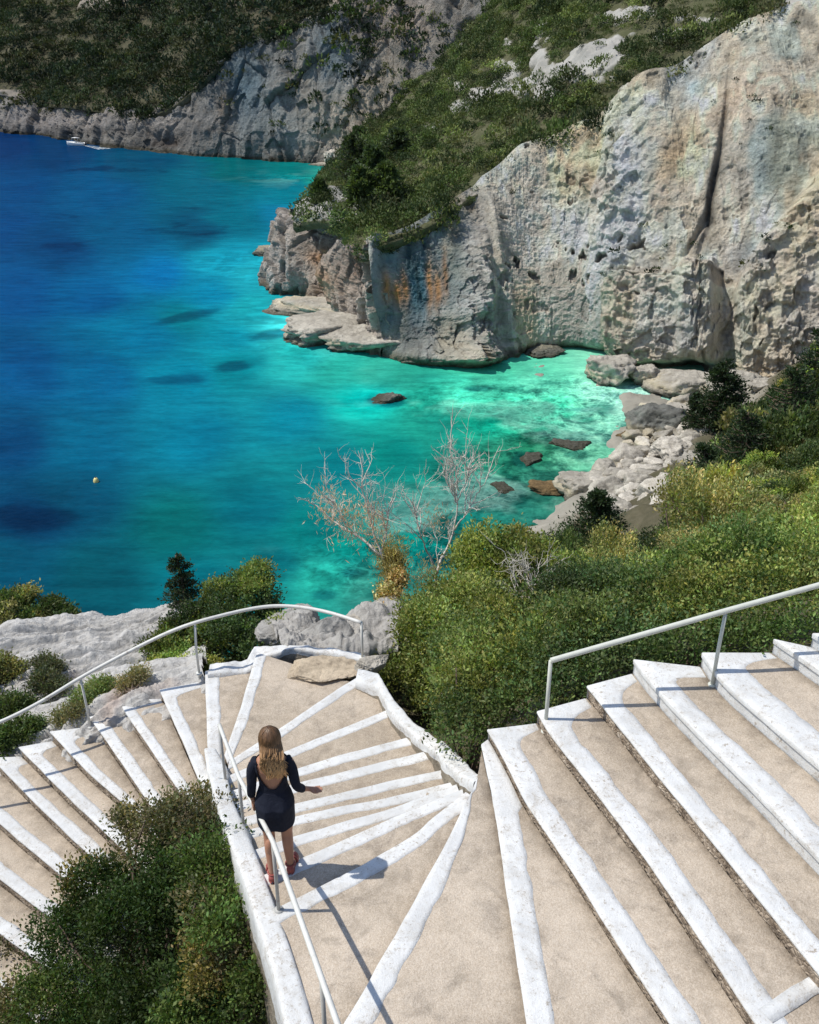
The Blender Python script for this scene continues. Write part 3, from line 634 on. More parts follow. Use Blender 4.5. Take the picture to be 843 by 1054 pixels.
def cliff(name, cols, nu, nv, bumps, base, paints, mat, amp, seed, freq=1., topset=None, prof=1.6, warp=6, flut=.5):
    Bs = np.array([atz(c[0], c[1], 0.) for c in cols]); Ts = np.array([aty(c[2], c[3], b[1] + c[4] * (1.6 if name == 'sea_cliff' else 1.15)) for c, b in zip(cols, Bs)])
    rows = []
    for v in np.linspace(0, 1, 6):
        P = Bs * (1 - v) + Ts * v; h = v ** prof; P[:, :2] = Bs[:, :2] * (1 - h) + Ts[:, :2] * h; rows.append(P)
    rows = [Bs + (Bs - rows[1]) * .3 * np.array([1, 1, 1])] + rows
    G = loft(rows, nu, nv); vv = np.linspace(0, 1, nv)[None, :]
    N = gnormals(G); N *= np.where(N[..., 1:2] > 0, -1, 1)
    px, py = proj(G)
    wx = px + warp * fbm(G * .15 * freq, 4, seed + 40); wy = py + warp * fbm(G * .15 * freq + 50, 4, seed + 41)
    e = 1 - .75 * sstep(.93, 1.0, vv)
    q = G * freq
    n1 = fbm(q * np.array([.12, .12, .05]), 5, seed, ridged=True); n2 = fbm(q * .28, 6, seed + 10, .58); n3 = fbm(q * np.array([.05, .05, .55]), 3, seed + 20)
    n4 = fbm(q * np.array([.5, .5, .16]), 4, seed + 25, ridged=True)
    qq = q + .5 * np.stack([fbm(q * .5, 3, 881), fbm(q * .5, 3, 882), fbm(q * .5, 3, 883)], -1)
    cv1, cd1 = cellnoise(qq * np.array([.17, .17, .075]), seed); cv2, cd2 = cellnoise(qq * np.array([.5, .5, .3]), seed + 9)
    cellk = .32 if name == 'sea_cliff' else .85
    d = gsum(wx, wy, bumps) + shapes(name, wx, wy) + amp * (.55 * n1 + .6 * n2 + .35 * n3 + flut * n4 + cellk * (1.5 * cv1 + .9 * cv2 - .8 * sstep(.07, 0, cd1))) * e
    rough = gsum(wx, wy, ROUGH.get(name, [])) + (ROUGHF(wx, wy) if name == 'sea_cliff' else 0)
    cv3, _c = cellnoise(qq * np.array([.9, .9, .7]), seed + 19); d = d + rough * .35 * cv3 + rough * .45 * (fbm(q * .55, 4, seed + 70, .6, ridged=True))
    d = d + .16 * fbm(q * 1.7, 3, seed + 90, .6, ridged=True) * e
    G2 = G + N * d[..., None]
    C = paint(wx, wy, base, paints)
    nn = fbm(q * .2 + 7, 4, seed + 55)[..., None]; C = C * (1 + .3 * nn)
    if name == 'sea_cliff':
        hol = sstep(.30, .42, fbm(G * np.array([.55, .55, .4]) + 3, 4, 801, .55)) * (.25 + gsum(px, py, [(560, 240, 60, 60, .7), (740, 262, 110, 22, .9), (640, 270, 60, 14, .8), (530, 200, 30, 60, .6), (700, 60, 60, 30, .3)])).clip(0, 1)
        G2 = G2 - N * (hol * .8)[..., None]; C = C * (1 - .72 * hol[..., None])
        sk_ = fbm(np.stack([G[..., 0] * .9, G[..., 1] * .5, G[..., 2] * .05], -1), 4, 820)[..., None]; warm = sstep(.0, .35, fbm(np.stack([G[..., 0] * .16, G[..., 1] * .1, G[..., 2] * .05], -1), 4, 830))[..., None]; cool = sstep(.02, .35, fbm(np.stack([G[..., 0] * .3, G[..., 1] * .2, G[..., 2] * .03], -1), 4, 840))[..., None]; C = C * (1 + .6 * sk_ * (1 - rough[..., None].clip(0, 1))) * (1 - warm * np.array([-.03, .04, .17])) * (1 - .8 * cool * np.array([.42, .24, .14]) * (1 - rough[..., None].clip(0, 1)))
    C = (C * (1.42 if name == 'sea_cliff' else 1.15 if name == 'headland_cliff' else .82)).clip(0, .93)
    # tide line: pale band, then dark wet foot
    zz = G2[..., 2:3]; tn = .5 * fbm(G * .4, 3, 9)[..., None]
    C = C * (1 - .75 * sstep(1.3, .3, zz + tn)) + np.array([.10, .085, .05]) * .75 * sstep(1.3, .3, zz + tn)
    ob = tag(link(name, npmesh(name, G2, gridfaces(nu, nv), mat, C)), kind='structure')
    return G2, Bs, Ts
ROUGH = {'sea_cliff': [(645, 200, 24, 110, 1.6), (485, 330, 22, 60, 2), (590, 200, 40, 40, 1), (480, 350, 60, 20, 1.5)]}
MC = [(396, 366, 376, 247, 3), (430, 371, 420, 232, 5), (470, 370, 462, 207, 7), (520, 362, 505, 180, 8), (560, 358, 535, 158, 9), (600, 359, 580, 140, 10), (640, 368, 620, 120, 11),
      (690, 376, 662, 84, 12), (725, 380, 688, 78, 13), (765, 386, 735, 50, 15), (810, 392, 770, 28, 16), (850, 395, 800, 17, 17), (910, 392, 855, -4, 16), (990, 385, 940, -50, 14), (1090, 370, 1040, -100, 10)]
mc_b = [(585, 366, 42, 9, -4.5), (715, 372, 22, 7, -3), (650, 190, 22, 105, 1.3, 12), (612, 200, 6, 80, -.8, 10),
        (485, 320, 16, 75, 3.0, 8), (455, 366, 40, 12, 3.0), (500, 366, 35, 14, 2.5), (430, 300, 30, 40, -1.6), (735, 190, 3, 75, -1.2, 12), (716, 245, 3, 30, -1, 30),
        (690, 105, 10, 40, -.5, 18), (560, 240, 30, 60, -1.2), (775, 120, 50, 60, 1.5), (540, 170, 20, 18, 1.), (384, 300, 8, 70, 2.5)]
mc_p = [(430, 295, 62, 75, BLUE, 1.), (425, 345, 40, 30, (.13, .13, .13), .6), (396, 296, 4, 17, ORG, .9), (405, 300, 5, 15, ORG, .95), (413, 293, 4, 19, ORG, .8), (441, 290, 4, 26, ORG, .85), (450, 297, 5, 20, ORG, .9), (458, 285, 3, 24, ORG, .7), (427, 285, 3, 30, (.03, .06, .07), .8), (420, 260, 4, 26, (.04, .09, .11), .8), (436, 250, 4, 30, (.04, .09, .11), .7), (470, 255, 5, 34, (.06, .13, .16), .7), (388, 270, 3, 30, (.5, .52, .52), .6), (480, 240, 14, 60, (.3, .33, .33), .7), (488, 240, 10, 55, PALE, .7),  # blue-dark left corner: its shade painted in, with orange staining streaks
        (480, 340, 30, 40, GREY, .7), (540, 230, 30, 80, GREY, .6), (560, 160, 25, 25, TAN, .7), (650, 200, 28, 120, WHITE, .95, 12), (600, 195, 30, 35, (.62, .53, .44), .8), (600, 250, 40, 40, PALE, .5),
        (700, 95, 22, 50, (.33, .42, .48), .85, 20), (718, 90, 7, 50, (.55, .63, .68), .8, 22), (760, 90, 50, 40, TAN, .8), (690, 170, 12, 60, (.45, .33, .22), .6, 10), (790, 170, 60, 60, (.36, .35, .33), .6), (760, 120, 40, 20, (.5, .35, .24), .5, -30),
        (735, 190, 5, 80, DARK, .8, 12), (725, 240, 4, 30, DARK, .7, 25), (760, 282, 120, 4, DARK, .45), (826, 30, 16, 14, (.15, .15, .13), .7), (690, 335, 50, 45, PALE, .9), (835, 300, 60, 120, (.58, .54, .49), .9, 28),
        (630, 345, 60, 16, (.42, .45, .45), .6), (600, 320, 60, 30, (.42, .42, .4), .6), (712, 350, 10, 30, (.4, .42, .42), .7), (770, 270, 30, 18, (.33, .36, .38), .6), (660, 60, 18, 14, PALE, .5), (560, 362, 40, 6, (.15, .12, .1), .7)]
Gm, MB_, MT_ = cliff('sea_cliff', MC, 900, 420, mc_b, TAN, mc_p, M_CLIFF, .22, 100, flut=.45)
# dark weathering hollows with bushes on the cliff come with the scrub below
PC = [(300, 250, 352, 206, -28), (284, 268, 318, 208, -8), (277, 284, 300, 214, -1), (283, 297, 304, 222, 2), (300, 303, 318, 218, 4), (318, 308, 332, 214, 5), (335, 318, 345, 218, 6), (352, 332, 352, 226, 6), (372, 346, 362, 238, 5), (388, 357, 369, 246, 4), (397, 367, 377, 248, 3)]
pc_b = [(325, 265, 10, 25, -2.0, -10), (303, 270, 8, 40, 1.5), (345, 280, 14, 24, 2.0), (310, 300, 5, 50, -.8), (372, 300, 6, 50, -1.5)]
pc_p = [(326, 262, 12, 14, ORG, .85, -20), (345, 290, 14, 18, (.5, .3, .16), .8), (372, 270, 10, 30, (.3, .16, .1), .7), (295, 280, 16, 30, GREY, .6), (335, 235, 30, 18, (.45, .44, .43), .7), (320, 300, 14, 8, (.3, .2, .12), .6), (380, 330, 8, 30, PALE, .8)]
cliff('headland_cliff', PC, 420, 240, pc_b, (.58, .51, .44), pc_p, M_CLIFF, .75, 200, 1.2, flut=.7)

# far cliff across the bay
FC = [(-220, 112, -220, 85, 14), (-120, 122, -120, 92, 12), (-50, 129, -50, 99, 11), (0, 136, 0, 92, 10), (40, 139, 40, 103, 9), (80, 146, 80, 106, 9), (120, 152, 122, 112, 9), (155, 156, 155, 112, 9), (190, 159, 188, 98, 10), (225, 162, 215, 72, 10), (260, 164, 245, 42, 12), (300, 167, 280, 34, 14), (335, 169, 312, 20, 16), (365, 172, 345, 8, 18), (400, 174, 372, -10, 22), (440, 178, 400, -35, 26), (500, 182, 470, -70, 26), (600, 190, 580, -90, 26)]
fc_b = [(x, y, a, b, v * .45) for x, y, a, b, v in [(335, 150, 12, 18, -3), (290, 150, 14, 30, 3), (240, 120, 10, 50, -4), (205, 130, 10, 40, 3), (365, 120, 30, 50, 3), (300, 80, 10, 40, -4), (170, 145, 20, 8, -5)]]
fc_p = [(250, 90, 30, 60, (.20, .31, .38), .9), (205, 130, 40, 25, (.27, .26, .25), .6), (228, 110, 7, 20, (.55, .44, .34), .8), (170, 146, 22, 8, (.12, .08, .06), .8), (290, 130, 40, 30, (.48, .53, .53), .7), (375, 120, 50, 50, (.80, .68, .53), .9), (345, 60, 25, 40, (.22, .33, .40), .8), (410, 20, 40, 30, (.8, .66, .55), .8),  # blue-grey left side paints the cliff's shade into its colour
        (60, 125, 110, 14, (.58, .52, .49), .7), (343, 30, 12, 30, (.4, .5, .55), .6), (60, 137, 110, 5, (.1, .1, .1), .6), (120, 150, 60, 6, (.09, .09, .09), .6), (300, 163, 80, 4, (.12, .12, .11), .6)]
Gf, FB_, FT_ = cliff('far_cliff', FC, 620, 200, fc_b, (.50, .47, .42), fc_p, M_FAR, 1.0, 300, .5, warp=5, flut=.9)

# ------------------------------------------------------------------ hills
def surf(name, rows, nu, nv, amp, freq, seed, patches, base, patchcol, sink=True):
    G = loft(rows, nu, nv); N = gnormals(G); N *= np.sign(N[..., 2:3] + 1e-9)
    vv = np.linspace(0, 1, nv)[None, :]; e = sstep(0, .06, vv)
    d = amp * fbm(G * freq, 5, seed) * e
    px, py = proj(G); wx = px + 9 * fbm(G * freq * 3, 4, seed + 3); wy = py + 6 * fbm(G * freq * 3 + 20, 4, seed + 4)
    m = sstep(.33, .47, gsum(wx, wy, patches) + .45 * fbm(G * freq * 6, 4, seed + 12)) if patches else np.zeros(px.shape)
    d = d + m * amp * .5 * fbm(G * freq * 5, 4, seed + 8, ridged=True)
    G2 = G + N * d[..., None]; C = np.array(base) * (1 + .4 * fbm(G * freq * 4, 4, seed + 5))[..., None]
    C = C * (1 - m[..., None]) + np.array(patchcol) * m[..., None] * (1 + .3 * fbm(G * freq * 8, 3, seed + 6))[..., None]
    tag(link(name, npmesh(name, G2, gridfaces(nu, nv), M_SOIL, C)), kind='structure')
    return G2, m
ridge = [(350, 173, 258), (362, 160, 245), (385, 143, 240), (410, 122, 236), (428, 100, 236), (450, 78, 236), (475, 52, 236), (496, 28, 236), (512, 8, 236), (535, -20, 236), (570, -55, 236), (620, -95, 236), (700, -150, 240), (800, -220, 240), (950, -290, 240)]
top0 = [np.array(t) for t in MT_]; rg = [aty(*r) for r in ridge]
pre0 = [aty(304, 221, 141), aty(318, 217, 137), aty(336, 216, 131), aty(352, 228, 127), aty(366, 242, 120)]
pre1 = [aty(338, 178, 262) - np.array([0, 0, 3]), aty(344, 177, 262), aty(346, 176, 262), aty(348, 175, 262), aty(349, 174, 260)]
r0 = pre0 + top0; r1 = pre1 + rg
rows = []
for k, v in enumerate((0, .12, .3, .55, .8, 1.0)):
    rw = []
    for i, (a, b) in enumerate(zip(r0, r1)):
        p = a * (1 - v) + b * v; p = p + np.array([0, 0, (2.2 if i > 4 else .8) * math.sin(math.pi * v) * (1 if i > 1 else .3)]); rw.append(p)
    rows.append(rw)
rows = [[p + np.array([0, -.3, -2.5]) for p in rows[0]]] + rows + [[p + np.array([0, 12, -25]) for p in rows[-1]]]
hp = [(560, 100, 30, 7, .8), (520, 70, 12, 12, .7), (500, 100, 20, 7, .8), (630, 50, 14, 10, .7), (450, 130, 14, 6, .7), (690, 40, 20, 6, .7), (560, 30, 10, 10, .7), (575, 78, 22, 8, .9), (612, 68, 24, 9, .9), (600, 85, 30, 5, .6), (635, 24, 18, 6, .9), (660, 18, 20, 8, .9), (530, 88, 20, 9, 1), (480, 110, 16, 8, 1), (555, 60, 8, 20, .8), (610, 60, 20, 10, .8), (470, 40, 8, 14, .7), (470, 90, 10, 5, .8), (720, 22, 30, 4, .8), (818, 6, 24, 6, 1), (525, 45, 5, 8, .8), (720, 60, 8, 4, .8), (335, 207, 30, 14, 1.4), (355, 216, 22, 10, 1.3), (318, 214, 16, 10, 1.3)]
Gh, mh = surf('hillside', rows, 420, 420, 1.6, .06, 400, hp, (.085, .10, .045), (.56, .55, .52))
# far hill above the far cliff
fr = []
for k, (dy, dz) in enumerate([(0, 0), (18, 9), (45, 24), (90, 46), (150, 72), (240, 105), (360, 130)]):
    fr.append([t + np.array([0, dy, dz * (1.0 if i < 12 else 1.15)]) for i, t in enumerate(FT_)])
fr = [[p + np.array([0, -1, -3]) for p in fr[0]]] + fr
fp = [(110, 4, 26, 5, 1), (410, 15, 25, 25, .9), (435, 50, 12, 20, .8), (15, 100, 25, 8, .9), (345, 10, 10, 20, .8), (440, 8, 16, 16, .9), (470, 70, 14, 30, .8), (400, 60, 16, 20, .55), (250, 10, 10, 4, .6)]
Gf2, mf = surf('far_hillside', fr, 360, 240, 5, .02, 450, fp, (.055, .06, .035), (.42, .37, .32))

# ------------------------------------------------------------------ scrub on the hills (uncountable cover)
def template(seed, n, q, flat=.75):
    r = np.random.default_rng(seed); lobes = [(0, 0, .35, .62, .62, .5 * flat)] + [(r.uniform(-.5, .5), r.uniform(-.5, .5), r.uniform(.2, .6), .38, .38, .36) for _ in range(4)]
    V, Fc, C = cloud(lobes, n, 1, q, .02, [(1, 1, 1)], seed, inner=.05); return V, C
def scatter(name, G, mask, count, rmin, rmax, nleaf, q, pal, seed, cond=None, tall=.0, bias=None):
    r = np.random.default_rng(seed); nu, nv = G.shape[:2]
    A = np.linalg.norm(np.cross(G[1:, :-1] - G[:-1, :-1], G[:-1, 1:] - G[:-1, :-1]), axis=-1); 
    a = A.copy()
    if bias is not None: a = a * bias(G[:-1, :-1])
    p = (a / a.sum()).ravel(); k = r.choice(len(p), count * 2, p=p); i, j = np.unravel_index(k, A.shape)
    P = G[i, j] + (G[i + 1, j] - G[i, j]) * r.random((len(k), 1)) + (G[i, j + 1] - G[i, j]) * r.random((len(k), 1))
    ok = r.random(len(k)) > mask[i, j] * .93
    px, py = proj(P); ok &= (px > -60) & (px < 900) & (py > -60) & (P[:, 2] > .8)
    if cond is not None: ok &= cond(px, py, P, r)
    P = P[ok][:count]; px, py = px[ok][:count], py[ok][:count]
    tmps = [template(seed * 10 + t, nleaf, q) for t in range(6)]
    Vs, Cs = [], []; pal = np.array(pal)
    big = fbm(P * .03, 3, seed + 3)
    for t in range(6):
        s_ = np.arange(len(P)) % 6 == t; Pt = P[s_]; m = len(Pt)
        if not m: continue
        V, C = tmps[t]; sc = (rmin + (rmax - rmin) * r.random(m) ** 2.2); an = r.uniform(0, 6.28, m); hz = sc * r.uniform(.75, 1.25, m) * (1 + tall * (r.random(m) < .15))
        X = V[None, :, 0] * np.cos(an)[:, None] - V[None, :, 1] * np.sin(an)[:, None]; Y = V[None, :, 0] * np.sin(an)[:, None] + V[None, :, 1] * np.cos(an)[:, None]
        W = np.stack([Pt[:, None, 0] + X * sc[:, None], Pt[:, None, 1] + Y * sc[:, None], Pt[:, None, 2] - .15 * sc[:, None] + V[None, :, 2] * hz[:, None]], -1)
        pc = pal[r.integers(0, len(pal), m)] * (1 + .3 * r.normal(size=m) + .5 * big[s_]).clip(.4, 2)[:, None]
        Vs.append(W.reshape(-1, 3)); Cs.append((C[None] * pc[:, None]).reshape(-1, 3))
    V = np.vstack(Vs); return npmesh(name, V, np.arange(len(V)).reshape(-1, 4), M_FARLEAF, np.vstack(Cs).clip(.003, .8), False)
me = scatter('scrub', Gh, mh, 4200, .6, 2.6, 260, .17, [(.06, .085, .03), (.10, .145, .04), (.12, .16, .05), (.19, .23, .07), (.17, .18, .08), G_DARK, (.09, .12, .04)], 3, tall=.5)
tag(link('scrub', me), 'green maquis scrub covering the slope behind the tall sea cliff', 'scrub', kind='stuff')
me = scatter('scrub', Gf2, mf, 6000, 1.6, 5.0, 110, .24, [(.05, .075, .03), (.04, .06, .025), G_BLUE, (.10, .11, .05), (.03, .045, .02)], 5, bias=lambda g: 1 / (1 + (g[..., 1] / 330) ** 3))
tag(link('scrub', me), 'dark green woodland scrub covering the far hill above the bay', 'scrub', kind='stuff')
def cliffplants(px, py, P, r): return (r.random(len(px)) < sstep(.1, .45, fbm(P * .08, 3, 77) + .9 * gsum(px, py, [(720, 255, 60, 14, 1), (640, 275, 40, 8, .8), (530, 200, 10, 20, .8), (560, 260, 20, 30, .7), (780, 260, 40, 12, .6), (825, 30, 15, 14, 1), (760, 130, 20, 40, .4), (545, 185, 30, 12, .7)]) - .15)) & (P[:, 2] > 3)
me = scatter('scrub', Gm, np.zeros(Gm.shape[:2]), 260, .25, .8, 50, .4, [G_DARK, G_BLUE, G_OLV], 8, cond=cliffplants)
tag(link('scrub', me), 'small dark tufts clinging to hollows in the tall cliff face', 'scrub', kind='stuff')
def fcp(px, py, P, r): return r.random(len(px)) < gsum(px, py, [(400, 60, 60, 50, 1), (370, 20, 30, 30, .5), (300, 60, 30, 40, .3), (440, 120, 60, 30, 1), (250, 60, 20, 20, .4), (200, 95, 30, 10, .8), (100, 108, 120, 8, .6), (345, 100, 20, 10, .5), (300, 140, 20, 6, .2)])
me = scatter('scrub', Gf, np.zeros(Gf.shape[:2]), 900, 1.2, 4, 60, .36, [G_DARK, G_BLUE, G_OLV, G_MID], 9, cond=fcp)
tag(link('scrub', me), 'bushes growing on ledges of the far cliff', 'scrub', kind='stuff')

# ================================================================== SEA
def lin(c): c = np.array(c, float) / 255; return np.where(c < .04045, c / 12.92, ((c + .055) / 1.055) ** 2.4)
SEA = [(10, 150, 3, 59, 108), (60, 152, 3, 64, 108), (150, 165, 3, 79, 113), (240, 172, 5, 104, 113), (300, 176, 15, 122, 123), (335, 184, 30, 154, 133), (20, 190, 2, 78, 131), (100, 200, 3, 87, 136), (200, 190, 5, 104, 131), (300, 195, 12, 124, 143), (0, 240, 3, 76, 132), (60, 255, 3, 70, 120), (130, 235, 3, 92, 136), (200, 232, 3, 84, 116), (250, 225, 8, 112, 136), (290, 220, 12, 119, 153), (20, 300, 3, 86, 145), (100, 300, 4, 97, 151), (170, 280, 8, 119, 178), (230, 265, 25, 154, 183), (260, 280, 35, 174, 193), (220, 300, 12, 139, 178), (190, 325, 5, 97, 116), (260, 315, 30, 169, 183), (300, 330, 60, 199, 198), (340, 350, 70, 204, 193), (150, 340, 5, 118, 158), (230, 345, 18, 144, 168), (300, 365, 35, 179, 178), (240, 378, 5, 99, 118), (185, 390, 4, 107, 136), (350, 375, 45, 184, 168), (390, 380, 55, 184, 163), (20, 380, 3, 90, 145), (100, 390, 4, 104, 152), (20, 455, 3, 71, 118), (90, 460, 4, 108, 146), (200, 450, 4, 128, 160), (300, 430, 8, 144, 168), (380, 410, 15, 149, 148), (440, 405, 35, 169, 148), (500, 395, 70, 194, 163), (560, 395, 95, 209, 178), (620, 400, 150, 229, 203), (650, 405, 175, 229, 208), (560, 425, 90, 194, 163), (610, 430, 110, 194, 168), (500, 430, 60, 179, 153), (450, 440, 30, 154, 138), (30, 530, 2, 54, 91), (80, 510, 3, 81, 113), (0, 580, 3, 84, 112), (100, 590, 4, 91, 108), (180, 540, 3, 107, 113), (260, 520, 3, 116, 133), (340, 480, 5, 129, 138), (400, 470, 12, 134, 128), (460, 480, 20, 129, 111), (520, 470, 40, 129, 103), (560, 460, 60, 134, 108), (600, 460, 100, 154, 128), (520, 520, 35, 119, 103), (560, 500, 50, 124, 103), (470, 540, 20, 124, 111), (200, 600, 4, 104, 115), (280, 580, 8, 114, 118), (330, 590, 30, 149, 138), (360, 560, 25, 149, 138), (380, 600, 60, 159, 143), (420, 560, 25, 134, 121), (320, 545, 6, 126, 128), (540, 560, 35, 114, 98), (480, 400, 60, 189, 163), (420, 385, 45, 169, 148)]
SADJ = [[1.647, 0.72, 0.788], [1.647, 0.781, 0.811], [1.647, 0.91, 0.845], [0.988, 0.856, 0.787], [0.407, 0.872, 0.829], [1.0, 1.0, 1.0], [2.471, 0.748, 0.761], [1.647, 0.829, 0.787], [0.988, 0.829, 0.763], [0.408, 0.891, 0.854], [1.647, 0.768, 0.765], [1.647, 0.777, 0.749], [1.647, 0.784, 0.751], [1.647, 0.798, 0.769], [0.618, 0.806, 0.753], [1.0, 1.0, 1.0], [1.647, 0.774, 0.753], [1.235, 0.819, 0.791], [0.618, 0.784, 0.773], [0.518, 0.843, 0.772], [0.627, 0.773, 0.736], [0.408, 0.809, 0.769], [0.988, 1.486, 1.226], [0.637, 0.843, 0.778], [1.0, 1.0, 1.0], [1.0, 1.0, 1.0], [0.988, 0.957, 0.859], [0.463, 0.928, 0.841], [0.958, 1.004, 0.918], [0.988, 1.732, 1.378], [1.235, 1.383, 1.198], [0.754, 0.826, 0.776], [0.876, 0.829, 0.789], [1.647, 0.773, 0.738], [1.235, 0.847, 0.773], [1.647, 0.864, 0.814], [1.235, 0.777, 0.738], [1.235, 0.793, 0.735], [0.618, 0.744, 0.706], [0.314, 1.964, 1.608], [0.767, 0.884, 0.802], [0.933, 0.797, 0.737], [1.072, 0.973, 0.897], [1.178, 1.138, 1.078], [1.0, 1.0, 1.0], [0.015, 1.668, 1.286], [1.258, 1.395, 1.201], [0.033, 0.982, 0.85], [0.865, 1.013, 0.925], [2.471, 1.155, 1.049], [1.647, 0.791, 0.74], [1.647, 0.847, 0.806], [1.235, 0.784, 0.735], [1.647, 0.918, 0.777], [1.647, 0.826, 0.764], [0.988, 0.798, 0.769], [0.632, 0.941, 0.859], [1.0, 1.0, 1.0], [1.003, 1.071, 1.008], [0.274, 0.867, 0.671], [1.189, 1.603, 1.476], [1.0, 1.0, 1.0], [1.0, 1.0, 1.0], [1.0, 1.0, 1.0], [1.0, 1.0, 1.0], [1.0, 1.0, 1.0], [1.632, 1.466, 1.286], [0.154, 0.897, 0.817], [0.789, 0.835, 0.793], [0.154, 1.053, 1.038], [0.824, 1.076, 0.937], [1.0, 1.0, 1.0], [1.619, 1.438, 1.257], [0.856, 0.876, 0.823]]
SA = np.array(SEA, float); SL = lin(SA[:, 2:]) * np.array(SADJ)
sy = np.concatenate([np.geomspace(18, 420, 620), np.geomspace(440, 4000, 24)]); sx = np.concatenate([-np.geomspace(2500, 226, 14), np.linspace(-220, 90, 640), np.geomspace(96, 2500, 14)])
# denser columns near: scale x with distance
XX = np.linspace(-.62, .62, 560)
GYs = np.repeat(sy[None], len(XX) + 16, 0); fac = np.concatenate([-np.geomspace(9, .66, 8), XX, np.geomspace(.66, 9, 8)]); GXs = fac[:, None] * GYs
Ps = np.stack([GXs, GYs, np.zeros_like(GXs)], -1); px, py = proj(Ps)
wx = px + 22 * fbm(Ps * np.array([.05, .05, 1]), 6, 600, .62); wy = py + 9 * fbm(Ps * np.array([.05, .05, 1]) + 30, 6, 601, .62)
Cw = np.zeros(px.shape + (3,)); Wt_ = np.zeros(px.shape)
for (x, y), c in zip(SA[:, :2], SL):
    d2 = ((wx - x) / 1.5) ** 2 + (wy - y) ** 2 + 60; w_ = 1 / d2 ** 1.8; Cw += w_[..., None] * c; Wt_ += w_
Cw /= Wt_[..., None]
dark = gsum(wx, wy, [(215, 237, 60, 5, .5), (65, 252, 45, 8, .3), (195, 325, 32, 6, .75, -12), (238, 378, 26, 8, .8, -8), (185, 392, 40, 5, .45), (130, 300, 60, 4, .25), (160, 212, 80, 3, .25), (30, 530, 45, 16, .35), (5, 458, 18, 16, .3), (290, 340, 30, 4, .5, -10), (300, 312, 24, 3, .3), (265, 395, 30, 4, .4), (350, 392, 50, 4, .4), (120, 175, 90, 2.5, .25), (90, 222, 50, 3, .25),
                     (400, 413, 22, 8, 1.), (545, 472, 20, 12, .9), (490, 398, 25, 4, .6), (480, 440, 30, 5, .4), (560, 445, 20, 6, .5), (600, 420, 25, 3, .4), (495, 520, 30, 10, .4), (330, 612, 16, 6, .5), (360, 590, 14, 5, .4), (350, 540, 16, 4, .3), (445, 580, 22, 10, .5), (470, 500, 20, 5, .35)])
dn = fbm(Ps * np.array([.022, .06, 1]), 5, 610, .55)
seab = sstep(.08, .45, dn) * .45 * sstep(640, 420, px) 
dark = dark * .35 + .62 * sstep(.22, .5, dark + .75 * fbm(Ps * np.array([.07, .10, 1]), 6, 655, .62)) * sstep(.03, .18, dark)
Cw *= (1 - (dark.clip(0, 1) * .9)[..., None] * np.array([.95, .75, .62])) * (1 - seab[..., None] * np.array([.8, .42, .28]))
# shallow stony bed seen through the water near the shore
shal = np.clip(gsum(wx, wy, [(570, 450, 90, 50, 1), (640, 420, 60, 30, .9), (500, 520, 90, 50, .9), (360, 585, 60, 35, .9), (330, 350, 50, 30, .35), (450, 410, 80, 20, .5), (300, 185, 50, 10, .4), (430, 570, 50, 40, .8), (560, 400, 90, 14, .5)]), 0, 1)
rk = fbm(Ps * np.array([.45, .45, 1]), 5, 620, .62); rk2 = fbm(Ps * np.array([1.3, 1.3, 1]), 3, 625, .6, ridged=True); rk3 = fbm(Ps * np.array([.16, .16, 1]), 4, 628)
mott = sstep(.02, .3, rk + .5 * rk3)[..., None] * shal[..., None]
Cw = Cw * (1 - mott * np.array([.72, .55, .52])) * (1 + .35 * (shal * rk2)[..., None])
lite = sstep(.05, .35, rk3 - .3 * rk)[..., None] * shal[..., None]; Cw = Cw * (1 - .4 * lite) + np.array([.30, .62, .50]) * .4 * lite
gap = sstep(.25, .5, fbm(Ps * np.array([.3, 1.0, 1]), 3, 640, ridged=True) * 1.0)[..., None]
sh2 = np.clip(gsum(wx, wy, [(310, 330, 60, 30, 1), (250, 270, 40, 14, .8), (320, 182, 50, 6, .8), (500, 400, 90, 20, .6)]), 0, 1)[..., None]
Cw = Cw * (1 + .55 * gap * sh2)
